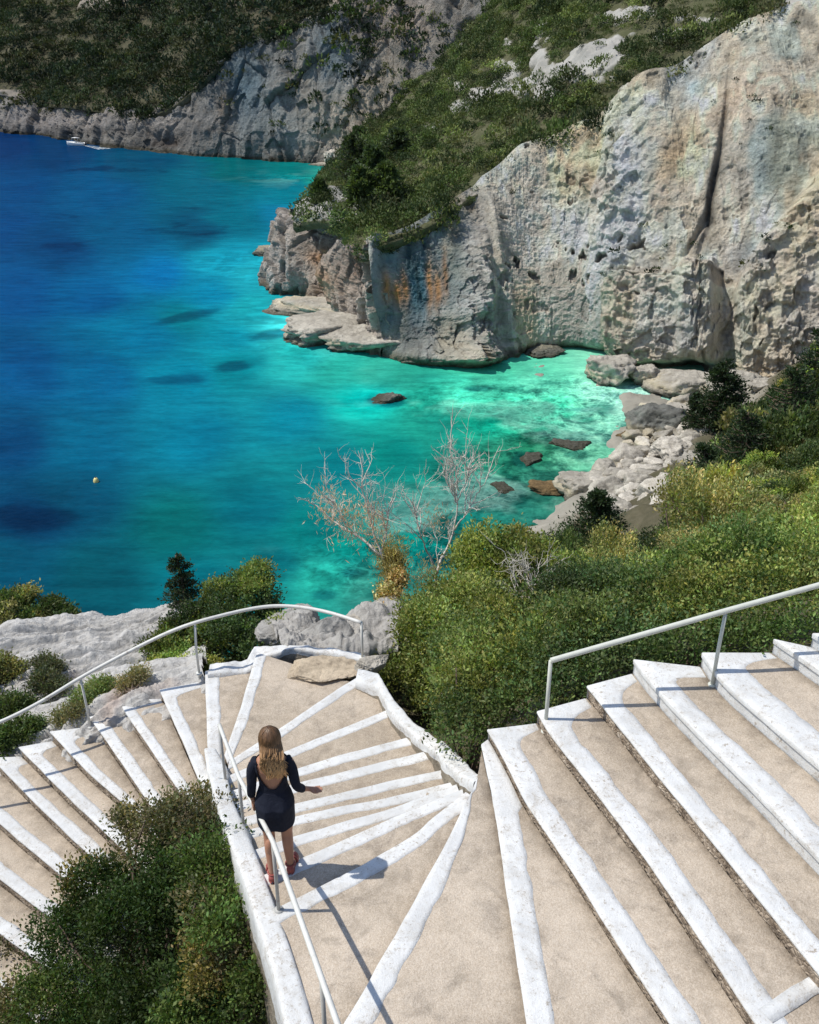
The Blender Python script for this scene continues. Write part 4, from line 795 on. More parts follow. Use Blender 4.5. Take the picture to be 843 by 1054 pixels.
def m_sea():
    k = NT('sea_water', .12, .32); a = k.attr(); sh = k.attr('Shal')
    va = k.noise(.55, 6, .72, dist=.8); vb = k.noise(1.9, 4, .7, dist=.5); vc = k.voro(.9, feature='DISTANCE_TO_EDGE')
    dk = k.mix(k.g(va, .50, .40, 0, 1), (1., 1., 1.), (.28, .42, .45)); dk = k.mix(k.g(vb, .56, .44, 0, .8), dk, k.mix(1., dk, (.55, .62, .62), 'MULTIPLY')); dk = k.mix(k.g(va, .54, .70, 0, 1), dk, (1.7, 1.35, 1.3)); dk = k.mix(k.g(vc, .10, .0, 0, .35), dk, (1.8, 1.5, 1.5))  # stony mottling, plus a bright net of caustic light painted in
    a = k.mix(k.g(sh, 0, 1, 0, .9), a, k.mix(1., a, dk, 'MULTIPLY'))
    w1 = k.noise(1., 4, .6, vec=k.mp((.25, .8, 1))); w2 = k.noise(1., 4, .65, vec=k.mp((.10, .17, 1), (0, 0, .35))); w3 = k.noise(1., 4, .6, vec=k.mp((1.4, 3.6, 1), (0, 0, .2)))
    c = k.mix(1., a, k.ramp(w2, [(.3, (.84, .86, .88)), (.7, (1.16, 1.13, 1.11))]), 'MULTIPLY')
    c = k.mix(1., c, k.ramp(w1, [(.34, (.78, .82, .84)), (.66, (1.22, 1.18, 1.16))]), 'MULTIPLY')
    c = k.mix(1., c, k.ramp(w3, [(.32, (.88, .90, .91)), (.68, (1.12, 1.10, 1.09))]), 'MULTIPLY')  # ripple light and dark, with fine glitter, multiplied into the water colour
    k.color(c); b = k.bump(w2, .8, .5); b = k.bump(w1, .22, .55, b); b = k.bump(w3, .10, .7, b)
    df = k.n('ShaderNodeBsdfDiffuse'); gl = k.n('ShaderNodeBsdfGlossy'); gl.inputs['Roughness'].default_value = .16; fr_ = k.n('ShaderNodeFresnel'); fr_.inputs['IOR'].default_value = 1.2
    k.l(c, df.inputs[0]); k.l(b, df.inputs[1] if 'Normal' not in df.inputs else df.inputs['Normal']); k.l(b, gl.inputs['Normal']); k.l(b, fr_.inputs['Normal']); mx = k.n('ShaderNodeMixShader')
    k.l(k.g(fr_.outputs[0], 0, .6, .004, .11), mx.inputs[0]); k.l(df.outputs[0], mx.inputs[1]); k.l(gl.outputs[0], mx.inputs[2]); k.l(mx.outputs[0], k.out.inputs[0])
    return k.m
SEAGAIN = .86
sea_me = npmesh('sea', Ps, gridfaces(*px.shape), m_sea(), (Cw * SEAGAIN).clip(0.001, .9)); at = sea_me.color_attributes.new('Shal', 'FLOAT_COLOR', 'POINT'); sc_ = np.ones((px.size, 4), np.float32); sc_[:, :3] = shal.reshape(-1, 1); at.data.foreach_set('color', sc_.ravel())
tag(link('sea', sea_me), kind='structure')

#=PART3=
# ================================================================== ROCKS
def ico(n):
    bm = bmesh.new(); bmesh.ops.create_icosphere(bm, subdivisions=n, radius=1); V = np.array([v.co[:] for v in bm.verts]); Fc = np.array([[v.index for v in f.verts] for f in bm.faces]); bm.free(); return V, Fc
ICO = {n: ico(n) for n in (2, 3, 4, 5, 6)}
def rockshape(seed, dims, n=5, sharp=14, nz=.12, fr=1.6):
    V, Fc = ICO[n]; r = np.random.default_rng(seed); nn = r.normal(size=(sharp, 3)); nn /= np.linalg.norm(nn, axis=1)[:, None]; nn = np.vstack([nn, [[0, 0, 1]]]); dd = r.uniform(.55, .95, len(nn))
    t = V @ nn.T; rad = np.min(np.where(t > .05, dd / np.maximum(t, .05), 9), axis=1).clip(0, 1.25)
    P = V * rad[:, None]; P = P * (1 + nz * fbm(P * fr + seed, 5, seed % 97, .6) + nz * .5 * fbm(P * fr * 3 + seed, 3, 5, ridged=True))[:, None]
    return P * np.array(dims) * .5, Fc
def rock(label, px, py, z, dims, mat, seed, rz=0, n=5, name='boulder', group=None, Y=None, sink=.3, nz=.14, cat='rock'):
    P0 = atz(px, py, z) if Y is None else aty(px, py, Y)
    P, Fc = rockshape(seed, dims, n, nz=nz); c, s = math.cos(rz), math.sin(rz)
    P = np.stack([P[:, 0] * c - P[:, 1] * s, P[:, 0] * s + P[:, 1] * c, P[:, 2] + dims[2] * (.5 - sink)], 1)
    o = link(name, npmesh(name, P, Fc, mat)); o.location = P0; return tag(o, label, cat, group)
SHORE = [
 ('pale brown boulder at the foot of the cliff, left of the three', 624, 388, .2, (5.6, 5, 4.2), M_ROCKS, 11), ('small pale boulder between two larger ones at the cliff foot', 662, 391, .2, (3.8, 3.6, 2.6), M_ROCKS, 12),
 ('long pale slab lying in shallow water at the cliff foot', 712, 400, .2, (8.0, 6, 3.4), M_ROCKS, 13), ('pale flat rock on the pebbles behind the conifer', 756, 402, 1.2, (6.4, 5, 3.0), M_ROCKS, 14),
 ('large dark grey boulder standing in the shallow cove', 672, 445, .2, (6.2, 5, 4.0), M_ROCKD, 15), ('long pale slanting boulder at the water edge of the stony shore', 612, 508, .2, (5.0, 4.0, 3.2), M_ROCKS, 16),
 ('broad rounded grey boulder in front of the stony shore', 636, 528, .4, (5.2, 4.2, 3.6), M_ROCKS, 17), ('greenish submerged rock between the brown weedy rock and the dark one', 588, 462, -.35, (3.2, 2.6, 1.2), M_ROCKD, 37), ('low submerged rock in the shallows left of the stony shore', 520, 508, -.45, (3.0, 2.2, 1.2), M_ROCKD, 38), ('pale rock at the lower end of the shore beside the small dark pine', 648, 548, 3.0, (3.4, 3.0, 2.2), M_ROCKS, 39),
 ('flat pale rock at the lower end of the rubble', 682, 532, 3.8, (3.8, 3.2, 1.2), M_ROCKP, 18),
 ('brown weedy rock half under the water', 566, 506, -.1, (3.6, 2.6, 1.2), M_ROCKB, 19), ('dark submerged rock left of the brown weedy one', 545, 478, -.5, (2.8, 2.4, 1.5), M_ROCKD, 20),
 ('dark rock just under the surface in front of the cliff', 400, 416, -.6, (4.0, 3.6, 1.7), M_ROCKD, 21), ('low dark reef rock off the headland tip', 276, 262, -.2, (7, 5, 2.0), M_ROCKD, 22),
 ('pale slab behind the dark boulder in the cove', 700, 432, .8, (4.6, 3.2, 2.6), M_ROCKS, 23), ('flat dark rock at the waterline below the dark boulder', 655, 452, .0, (3.6, 2.2, .8), M_ROCKB, 24),
 ('rounded boulder at the top of the rubble under the conifer', 690, 466, 2.2, (3.4, 3, 2.2), M_ROCKP, 25), ('grey boulder on the upper shore beside dark shrubs', 712, 488, 4.6, (3.2, 2.6, 2.2), M_ROCKS, 26),
 ('pale smooth rock shelf below the headland', 356, 345, -.2, (17, 11, 3.6), M_ROCKS, 27), ('low yellowish rock shelf at the tip of the headland shelf', 330, 323, -.3, (15, 10, 3.0), M_ROCKS, 28), ('pale ledge rock at the corner of the tall cliff', 378, 357, -.2, (12, 9, 4.4), M_ROCKS, 29),
 ('fallen pale block beside the buttress foot', 790, 404, 1.5, (4.5, 4, 2.6), M_ROCKS, 30), ('rounded rock at the left foot of the tall cliff', 445, 374, -.1, (6, 3.6, 2.4), M_ROCKS, 33), ('ribbed grey rock foot under the bright spur', 495, 368, -.1, (5.5, 3.6, 3.0), M_ROCKS, 34), ('dark wet rock in the cave mouth', 560, 366, -.3, (6, 4, 1.8), M_ROCKD, 35),
 ('square pale rock standing at the foot of the far cliff', 342, 171, -.2, (5, 5, 6.5), M_ROCKP, 31), ('low pale ledge at the water below the far cliff', 344, 172.5, -.5, (12, 6, 1.8), M_ROCKP, 32)]
for i, (lb, px, py, zz, dm, mt_, sd_) in enumerate(SHORE): rock(lb, px, py, zz, dm, mt_, sd_, rz=.5 * math.sin(i * 2.1), nz=.3)
r = np.random.default_rng(44); k = 0
while k < 200:
    u, v = r.random(2); px = 590 + 140 * u; py = 420 + 132 * v
    xm = np.interp(py, [420, 450, 480, 505, 535], [672, 652, 628, 600, 612]); xM = np.interp(py, [420, 450, 480, 505, 535, 552], [735, 725, 722, 712, 705, 690])
    if not xm < px < xM: continue
    P0 = atz(px, py, 1.5)
    for _ in range(4): P0 = aty(px, py, P0[1]); gz = float(ground_z(P0[0], P0[1])); P0 = atz(px, py, max(gz, 0))
    s_ = r.uniform(.6, 1.6) * (1.6 if r.random() < .2 else 1); P, Fc = rockshape(500 + k, (s_ * 1.3, s_, s_ * .9), 4, nz=.22)
    o = link('rock', npmesh('rock', P, Fc, M_ROCKS if r.random() < .5 else M_ROCKP)); o.location = P0 + np.array([0, 0, s_ * .28]); o.rotation_euler = (0, 0, r.uniform(0, 6.28))
    tag(o, 'loose pale rock in the rubble of the stony shore', 'rock', 'loose rocks of the shore rubble'); k += 1
# rubble gravel (uncountable)
Vs, Fs, n = [], [], 0
for k in range(1800):
    px = r.uniform(590, 800); py = r.uniform(398, 545)
    xm = np.interp(py, [398, 420, 450, 480, 505, 535], [690, 676, 656, 632, 606, 612]); xM = np.interp(py, [398, 420, 450, 480, 505, 535], [800, 745, 735, 728, 712, 705])
    if not xm < px < xM: continue
    P0 = atz(px, py, 1.5)
    for _ in range(3): gz = float(ground_z(P0[0], P0[1])); P0 = atz(px, py, max(gz, 0))
    s_ = r.uniform(.2, .75); V, Fc = ICO[2]; P = V * (1 + .3 * r.normal(size=(len(V), 1)).clip(-1, 1)) * np.array([s_, s_ * .8, s_ * .6]) * .6; Vs.append(P + P0); Fs.append(Fc + n); n += len(V)
tag(link('rubble', npmesh('rubble', np.vstack(Vs), np.vstack(Fs), M_ROCKP, None, False)), kind='stuff')
# rocks round the upper landing
M_BEIGE = m_rock('beige_rock', (1.32, 1.12, .88), 2.2, bumpd=.04)
NEAR = [('beige rock outcrop embedded in the back edge of the upper landing', 333, 690, Z0 - 1.2, (1.15, .6, .16), M_BEIGE, 71, -.15), ('craggy grey rock beyond the upper landing near the rail end', 338, 655, None, (1.1, .9, .75), M_ROCK, 72, 11.5),
 ('light grey boulder behind the last rail post', 376, 640, None, (.85, .7, .7), M_ROCKP, 73, 12.2), ('small grey rock beside the yellow-leaved bush', 400, 628, None, (.75, .6, .6), M_ROCK, 74, 12.6),
 ('dark grey rock in the shade under the rail', 305, 645, None, (1.0, .8, .6), M_ROCK, 75, 12.4), ('pale stone at the corner where the kerb wall meets the landing', 384, 684, Z0 - 1.1, (.42, .3, .25), M_ROCKP, 76, .5),
 ('low rock beside the kerb wall under the green bush', 392, 668, None, (.8, .5, .4), M_ROCKP, 77, 11.1)]
for lb, px, py, zz, dm, mt_, sd_, q in NEAR:
    if zz is not None: rock(lb, px, py, zz, dm, mt_, sd_, rz=q, sink=.45, n=6)
    else:
        rock(lb, px, py, None, dm, mt_, sd_, rz=.3 * q, Y=q, n=6, sink=.7)
# rock slope carrying them
rr_ = [[aty(a, 668, 10.9) for a in (290, 305, 325, 365, 410)], [aty(285, 657, 11.6), aty(300, 656, 11.6), aty(315, 656, 11.5), aty(365, 655, 11.5), aty(410, 655, 11.4)], [aty(280, 652, 12.6), aty(298, 650, 12.7), aty(315, 646, 12.7), aty(365, 643, 12.5), aty(415, 632, 12.8)]]
rr_ = [[p - np.array([0, -.1, .25]) for p in rr_[0]]] + rr_ + [[p + np.array([0, .8, -2.5]) for p in rr_[-1]], [p + np.array([0, 3, -9]) for p in rr_[-1]]]
G = loft(rr_, 200, 260); N = gnormals(G); N *= np.sign(N[..., 2:3] + 1e-6); G = G + N * (.22 * fbm(G * 1.6, 5, 90, ridged=True) + .12 * fbm(G * 5, 3, 91))[..., None]
tag(link('rocky_verge', npmesh('rocky_verge', G, gridfaces(200, 260)[:, ::-1], M_OUT, np.zeros(G.shape) + np.array([.42, .4, .37]))), kind='structure')

# ================================================================== SHRUBS
def base_under(px, py, Y, dz=0):
    P = aty(px, py, Y); return (P[0], P[1], float(ground_z(P[0], P[1])) + dz)
PD = [G_DARK, G_MID, G_LITE, G_YEL, G_OLV]
bl = [lobe(185, 838, 7.3, .42, pi=4), lobe(212, 852, 6.95, .36, pi=4), lobe(150, 860, 7.4, .42, pi=4), lobe(222, 895, 6.2, .42, pi=1), lobe(232, 940, 5.75, .40, pi=1), lobe(180, 900, 6.7, .55, pi=0), lobe(115, 925, 7.1, .5, pi=0), lobe(150, 960, 6.4, .55, pi=0),
      lobe(225, 985, 5.6, .42, pi=3), lobe(200, 1020, 5.5, .5, pi=0), lobe(75, 965, 7.0, .5, pi=0), lobe(35, 985, 7.2, .45, pi=4), lobe(90, 1030, 6.2, .6, pi=0), lobe(15, 1035, 6.6, .5, pi=4), lobe(245, 1045, 5.2, .4, pi=0), lobe(150, 1060, 5.6, .6, pi=0), lobe(260, 1010, 5.35, .22, pi=1), lobe(128, 842, 7.75, .2, pi=4)]
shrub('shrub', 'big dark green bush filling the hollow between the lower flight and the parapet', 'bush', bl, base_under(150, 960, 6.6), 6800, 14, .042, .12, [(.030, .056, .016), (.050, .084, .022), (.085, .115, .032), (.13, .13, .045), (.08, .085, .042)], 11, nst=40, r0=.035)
ml = [lobe(440, 655, 10.7, .55, pi=1), lobe(470, 620, 11.4, .6, pi=1), lobe(425, 690, 10.5, .45, pi=1), lobe(475, 680, 10.5, .65, pi=1), lobe(455, 735, 10.2, .45, pi=1), lobe(500, 720, 10.2, .55, pi=1), lobe(520, 660, 10.8, .65, pi=2), lobe(440, 710, 10.2, .3, pi=1), lobe(482, 760, 9.9, .28, pi=1), lobe(545, 710, 10.1, .5, pi=1), lobe(575, 690, 10.3, .45, pi=0)]
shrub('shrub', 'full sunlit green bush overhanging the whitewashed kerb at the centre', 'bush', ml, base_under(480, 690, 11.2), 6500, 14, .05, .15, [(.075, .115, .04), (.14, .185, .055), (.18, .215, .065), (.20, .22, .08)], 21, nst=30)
sh = [('taller green bush rising behind the central one, above the cove', [(510, 600, 12.6, .7, .7, 1), (545, 592, 13.2, .6, .6, 1), (580, 602, 13, .6, .6, 0), (540, 572, 14, .42, .42, 2), (500, 596, 13.4, .45, .45, 1)], (540, 640, 13.2), 31, [(.07, .11, .04), (.14, .185, .05), (.21, .23, .07)]),
      ('olive bush between the central bush and the right handrail', [(600, 640, 11.8, .7, .7, 1), (640, 660, 11, .6, .6, 0), (580, 625, 12.2, .55, .55, 2), (630, 618, 12.5, .55, .55, 1)], (610, 660, 12.2), 41, [(.05, .08, .035), (.085, .12, .045), (.13, .155, .06)]),
      ('rounded yellow-green bush under the middle of the right handrail', [(668, 640, 11.2, .6, .6, 1), (700, 655, 10.8, .5, .5, 1), (690, 610, 12, .6, .6, 2)], (685, 655, 11.6), 51, [(.06, .10, .03), (.16, .21, .05), (.16, .19, .055)]),
      ('green bush behind the second post of the right handrail', [(745, 635, 11.2, .6, .6, 1), (775, 615, 11.6, .6, .6, 1), (730, 600, 12.3, .6, .6, 0), (790, 640, 10.9, .4, .4, 0)], (755, 640, 11.8), 61, [(.04, .07, .028), (.075, .11, .036), (.10, .135, .04)]),
      ('green bush at the right edge above the upper steps', [(830, 610, 11.4, .7, .7, 1), (870, 590, 11.6, .7, .7, 1), (820, 580, 12.3, .6, .6, 2), (850, 630, 10.8, .4, .4, 0)], (845, 620, 11.9), 71, [(.06, .10, .03), (.12, .17, .045), (.17, .21, .055)])]
for lb, lbs, bs, sd_, pal in sh:
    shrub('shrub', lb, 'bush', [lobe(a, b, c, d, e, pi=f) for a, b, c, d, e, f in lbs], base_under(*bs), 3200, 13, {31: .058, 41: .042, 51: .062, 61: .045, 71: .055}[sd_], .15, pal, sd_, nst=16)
ll = [('large rounded bush behind the curved rail, overlooking the sea', [(248, 625, 12.9, .66, 0), (215, 655, 12.6, .45, 1), (278, 640, 12.9, .42, 0), (262, 603, 13.2, .42, 1), (235, 612, 13.2, .4, 1), (240, 672, 12.3, .42, 0), (290, 665, 12.1, .28, 0), (200, 640, 12.9, .44, 0), (172, 668, 12.4, .36, 1), (262, 662, 12.0, .36, 0), (292, 648, 12.3, .32, 1), (240, 652, 12.3, .4, 0), (180, 650, 12.8, .32, 0)], (245, 670, 13.0), 81, 3600, [(.035, .06, .022), (.09, .125, .035)], .05),
      ('light green bush left of the large one, against the curved rail', [(178, 675, 12.2, .36, 0), (198, 690, 11.8, .28, 0), (165, 695, 11.9, .25, 1), (215, 690, 11.8, .22, 1)], (182, 690, 12.2), 91, 1800, [(.08, .12, .035), (.15, .18, .05)], .045),
      ('dark bush at the left edge beyond the pale rock', [(15, 630, 15, .5, 0), (-15, 640, 15, .5, 0), (35, 640, 14.8, .4, 0)], (10, 650, 15.2), 101, 1500, [G_DARK, G_OLV], .06),
      ('smaller dark bush on the rim of the pale rock', [(58, 628, 15, .3, 0), (70, 636, 14.8, .22, 0), (45, 640, 14.8, .25, 1)], (58, 645, 15.1), 111, 900, [G_DARK, G_OLV], .06),
      ('small dark green bush high on the pale rock at the left edge', [(5, 692, 12.2, .26, 0), (-12, 700, 12.2, .3, 0)], (2, 705, 12.4), 121, 800, [G_OLV, G_DARK], .045),
      ('grey green bush growing in a cleft of the pale rock', [(50, 692, 12.2, .2, 0), (42, 705, 12.1, .18, 0), (56, 706, 12.0, .16, 0)], (50, 715, 12.2), 131, 900, [(.07, .085, .045)], .04),
      ('dark green bush at the lower left corner of the pale rock', [(10, 735, 11.2, .36, 0), (-20, 745, 11.2, .4, 0), (30, 750, 10.8, .22, 0), (5, 765, 10.6, .25, 0)], (5, 760, 11.0), 141, 1800, [(.04, .065, .02)], .045),
      ('low green plant beside the reddish patch of rock', [(100, 712, 11.5, .16, 0), (88, 722, 11.3, .14, 0), (112, 706, 11.6, .12, 0)], (100, 722, 11.6), 151, 500, [(.08, .11, .04)], .035),
      ('dry low plant at the top corner of the lower steps', [(75, 735, 10.8, .12, 0), (65, 742, 10.6, .12, 0)], (70, 745, 10.7), 161, 350, [(.11, .12, .06)], .03),
      ('small dry tuft next to the light green bush', [(140, 700, 11.7, .13, 0), (130, 706, 11.6, .1, 0)], (136, 710, 11.8), 166, 300, [(.13, .13, .07)], .03),
      ('little green plant in the corner where the kerb wall ends', [(482, 797, 9.1, .12, 0), (478, 790, 9.2, .1, 0)], (480, 806, 9.15), 171, 350, [(.07, .12, .03)], .03)]
for lb, lbs, bs, sd_, nc, pal, lf in ll:
    if sd_ in (121, 131, 141, 151, 161, 166):
        lbs = [(a, b, ysurf(a, b, c) - .02 - .35 * d * 0, d * (1.25 if sd_ in (131, 151) else 1.1), f) for a, b, c, d, f in lbs]; bs = (bs[0], bs[1], ysurf(bs[0], bs[1], bs[2]) + .1)
    bq = aty(*bs) if sd_ in (121, 131, 141, 151, 161, 166) else base_under(*bs)
    shrub('shrub', lb, 'bush', [lobe(a, b, c, d, None, pi=f, push=(.1 if sd_ in (121, 131, 141, 151, 161, 166) else 1.)) for a, b, c, d, f in lbs], tuple(bq), nc, 12, lf, .1, pal, sd_, nst=10, r0=.018)
yl = [lobe(404, 585, 13.6, .16, .28), lobe(402, 615, 12.9, .18, .22), lobe(400, 632, 12.5, .16, .16), lobe(408, 600, 13.2, .14, .2)]
shrub('shrub', 'feathery yellow bush at the foot of the bare trees', 'bush', yl, base_under(404, 640, 12.8), 900, 10, .045, .12, [(.26, .225, .10), (.20, .20, .085)], 181, nst=10, r0=.012)

edge = [nz['P'][0] for nz in UP]
for nm_, ks, sd_, pal in (('low leafy hedge pressed against the back corner of the lowest upper steps', (9, 8, 7), 201, [(.07, .11, .035), (.14, .18, .05)]), ('low leafy hedge behind the foot of the right handrail', (6, 5), 211, [(.045, .075, .028), (.08, .115, .038)]), ('low leafy hedge behind the topmost visible steps', (4, 3, 2), 221, [(.06, .10, .03), (.14, .18, .05)])):
    lb_ = []
    rq = np.random.default_rng(sd_)
    for k_ in ks:
        for f_ in (0, .5):
            q_ = edge[k_] * (1 - f_) + edge[max(k_ - 1, 0)] * f_; lb_.append((q_[0] - .12, q_[1] + .55, q_[2] - .38, .45, .40, .40, 0)); lb_.append((q_[0] + .0, q_[1] + 1.15, q_[2] - .35, .6, .5, .5, 1)); lb_.append((q_[0] + .1, q_[1] + 1.9, q_[2] - .55, .7, .6, .6, int(rq.integers(0, 2))))
    shrub('shrub', nm_, 'bush', lb_, (lb_[0][0], lb_[0][1], lb_[0][2] - .7), 3600, 12, .045, .13, pal, sd_, nst=14)
# thicket on the slope: copies of a few kinds
def proto(kind, seed, n, leaf, pal, hs=.85):
    r_ = np.random.default_rng(seed); lobes = [(0, 0, .55, .8, .8, .62, 0)] + [(r_.uniform(-.6, .6), r_.uniform(-.6, .6), r_.uniform(.35, .9) * hs, .45, .45, .42, r_.integers(0, len(pal))) for _ in range(6)]
    o = empty('shrub'); V, Fc, C = cloud(lobes, n // 12, 12, leaf, .13, pal, seed); link('foliage', npmesh('foliage', V, Fc, M_LEAF, C), o)
    mb = MB(); sticks(mb, lobes, (0, 0, -.5), seed, .04, 9); mb.build('branches', M_BARK, o); return o
def copy_tree(o, parent=None):
    c = o.copy(); COL.objects.link(c); c.parent = parent
    for ch in list(o.children): copy_tree(ch, c)
    return c
PAL = {'olive green': [(.13, .15, .06), (.20, .205, .085)], 'dark green': [(.030, .050, .018), (.055, .085, .028)], 'bright green': [(.10, .15, .035), (.16, .21, .05)], 'yellow green': [(.165, .185, .06), (.13, .165, .05)]}
bands = [(13, 22, 9000, .055, 'nearest the stairs'), (22, 48, 5500, .085, 'halfway down the slope'), (48, 110, 3600, .13, 'near the shore')]
protos = {}
for bi, (y0, y1, n_, lf, where) in enumerate(bands):
    for ki, (kn, pal) in enumerate(PAL.items()): protos[(bi, kn)] = [proto(kn, 900 + bi * 20 + ki, n_, lf, pal), False, where]
def xmin_of(py): return np.interp(py, [345, 365, 385, 405, 425, 445, 475, 500, 528, 545, 560, 600, 660], [868, 838, 812, 790, 775, 752, 728, 706, 668, 600, 560, 500, 560])
r = np.random.default_rng(5); placed = []; tries = 0
spots = []
while len(spots) < 235 and tries < 60000:
    tries += 1; Y = math.exp(r.uniform(math.log(13.5), math.log(104))); px = r.uniform(500, 920); x = None
    P = aty(px, 500, Y)
    for _ in range(4):
        gz = float(ground_z(P[0], P[1])); 
        dep = P[1] * cP - (gz - H) * sP; P = np.array([(px - CX) / F * dep, Y, gz])
    p1, q1 = proj(P)
    s_ = r.uniform(.75, 1.5) * (1 + .45 * (Y > 40)) * (1.0 if Y > 20 else .85)
    if q1 < 350 or q1 > 690: continue
    rpx = s_ * F / (P[1] * cP + (H - P[2]) * sP)
    if p1 - rpx * .9 < xmin_of(q1 - rpx * .4): continue
    if Y < 30 and q1 - 1.15 * rpx < np.interp(p1, [500, 600, 640, 700, 760], [590, 548, 540, 520, 400]): continue
    if q1 - 1.25 * rpx < np.interp(p1, [500, 540, 590, 640, 690, 705, 715, 740, 770, 800, 843, 900], [588, 552, 552, 558, 548, 518, 484, 450, 410, 390, 350, 320]): continue
    if any((P[0] - s[0]) ** 2 + (P[1] - s[1]) ** 2 < (.75 * min(s_, s[3]) + .3) ** 2 * 1.6 for s in spots): continue
    spots.append((P[0], P[1], P[2], s_, p1, q1))
darkz = [(790, 455, 75, 60), (760, 500, 50, 30), (720, 545, 40, 25), (640, 560, 40, 20)]
for (x, y, zz, s_, p1, q1) in spots:
    bi = 0 if y < 22 else 1 if y < 48 else 2
    dk = max(math.exp(-((p1 - a) / c) ** 2 - ((q1 - b) / d) ** 2) for a, b, c, d in darkz)
    u = r.random(); kn = 'dark green' if u < .12 + .75 * dk else ['olive green', 'bright green', 'bright green', 'yellow green', 'olive green'][r.integers(0, 5)]
    pr = protos[(bi, kn)]
    o = pr[0] if not pr[1] else copy_tree(pr[0]); pr[1] = True
    o.location = (x, y, zz - .1 * s_); o.rotation_euler = (0, 0, r.uniform(0, 6.28)); o.scale = (s_, s_, s_ * r.uniform(.7, 1.55))
    tag(o, f'{kn} shrub in the thicket on the right-hand slope, {pr[2]}', 'bush', f'{kn} shrubs of the slope thicket {pr[2]}')
for pr in protos.values():
    if not pr[1]:
        for c in list(pr[0].children): bpy.data.objects.remove(c)
        bpy.data.objects.remove(pr[0])

# low herbs carpeting the slope between the shrubs (uncountable)
Vs, Cs = [], []
tv, tc = template(77, 110, .13)
cnt = 0
rs = np.random.default_rng(12)
cand = 9000; Yc = np.exp(rs.uniform(math.log(11.5), math.log(104), cand)); pc = rs.uniform(420, 930, cand); Xc = (pc - CX) / F * (Yc * cP + .45 * Yc * sP)
Zc = ground_z(Xc, Yc); Pc = np.stack([Xc, Yc, Zc], 1); p1, q1 = proj(Pc)
ok = (q1 > 348) & (q1 < 700) & (p1 > xmin_of(q1) + 6) & (q1 > np.interp(p1, [500, 540, 590, 640, 690, 705, 715, 740, 770, 800, 843, 900], [600, 565, 562, 568, 556, 526, 492, 458, 418, 398, 358, 328])) & (Zc > 1.2); Pc = Pc[ok][:5200]; pcs = np.array([G_OLV, G_MID, G_DARK, G_MID])[rs.integers(0, 4, len(Pc))]
sc = rs.uniform(.35, .8, len(Pc)) * (1 + 1.2 * (Pc[:, 1] > 40)) * np.where(Pc[:, 1] < 18, .75, 1); V = Pc[:, None] + tv[None] * sc[:, None, None]
tag(link('undergrowth', npmesh('undergrowth', V.reshape(-1, 3), np.arange(V.shape[0] * V.shape[1]).reshape(-1, 4), M_LEAF, (tc[None] * pcs[:, None] * .6).reshape(-1, 3), False)), kind='stuff')  # herb colour darkened to paint shaded gaps between the shrubs

# ------------------------------------------------------------------ conifers
def conifer(label, px, py, Y, h, wd, seed, leaf=.12, pal=(.03, .05, .022), n=1.0, lean=0, group=None, zb=None):
    P = aty(px, py, Y); b = np.array([P[0], P[1], P[2] if zb is None else zb]); r_ = np.random.default_rng(seed)
    o = empty('pine_tree', tuple(b)); mb = MB(); t = np.linspace(0, 1, 8); tr = np.stack([lean * t * h + .03 * h * np.sin(t * 4), 0 * t, t * h], 1); mb.tube(tr, .035 * h * (1 - .9 * t) ** .8 * .7 + .01, 6); mb.build('trunk', M_BARK, o)
    bb = MB(); Ps, Ns = [], []
    nb = int(70 * n)
    for i in range(nb):
        f = r_.uniform(.12, .98); a = r_.uniform(0, 6.28); ln = wd * .5 * (1 - f) ** .7 * r_.uniform(.55, 1.15) + .04 * h; s0 = np.array([np.interp(f, t, tr[:, 0]), 0, f * h]); d = np.array([math.cos(a), math.sin(a), r_.uniform(-.05, .35)])
        e = s0 + d * ln; bb.tube([s0, (s0 + e) / 2 + [0, 0, -.02 * h], e], [.008 * h, .005 * h, .002 * h], 4)
        m = int(60); q = r_.random(m) ** .7; Pp = s0 + (e - s0) * q[:, None] + r_.normal(size=(m, 3)) * ln * .13 * np.array([1, 1, .6]); Ps.append(Pp); Ns.append(np.tile(d, (m, 1)))
    bb.build('branches', M_BARK, o); Ps = np.vstack(Ps); Ns = np.vstack(Ns); C = np.array(pal) * (1 + .4 * r_.normal(size=(len(Ps), 1))).clip(.4, 2)
    V, Fc, C = leaves(Ps, Ns, leaf, C, r_, .38); link('foliage', npmesh('foliage', V, Fc, M_LEAF, C), o); return tag(o, label, 'tree', group)
conifer('small dark pine standing behind the large bush, dark against the sea', 190, 632, 14.0, 1.15, .75, 1, .055)
conifer('dark pine with an open crown above the stony cove', 737, 452, 82, 7.4, 6.0, 2, .34, n=1.6)
conifer('slim dark pine left of the open-crowned one', 712, 452, 83, 4.6, 2.6, 3, .26, pal=(.035, .055, .025))
conifer('dark pine at the right edge above the thicket', 835, 440, 60, 7.0, 5.5, 4, .26)
for i, (lb, a, b, c, h, wd) in enumerate([('dark pine in the middle of the thicket, tallest of the slope', 800, 505, 44, 6.4, 5.4), ('dark pine lower down left of the tallest slope pine', 756, 524, 42, 5.0, 4.6), ('young pine beside the rubble at the thicket edge', 716, 536, 44, 4.2, 3.4), ('dark pine low by the boulders at the water edge', 612, 566, 34, 2.6, 2.8)]):
    conifer(lb, a, b, c, h, wd, 10 + i, .15, pal=(.035, .058, .024), n=1.9)
HT = [('dark pine on the headland top, leftmost of its group', 330, 212, 142, 3.4, 3.2), ('bushy pine over the headland shoulder', 372, 222, 132, 6, 6), ('pine rising at the far end of the headland', 366, 192, 168, 8, 9), ('broad pine in the middle of the headland', 385, 210, 148, 8, 9), ('dark pine above the blue-shaded cliff corner', 398, 226, 132, 7, 8), ('olive toned pine higher up the headland', 410, 190, 160, 8, 9), ('tall pine at the shoreline end of the headland', 372, 180, 205, 9, 11)]
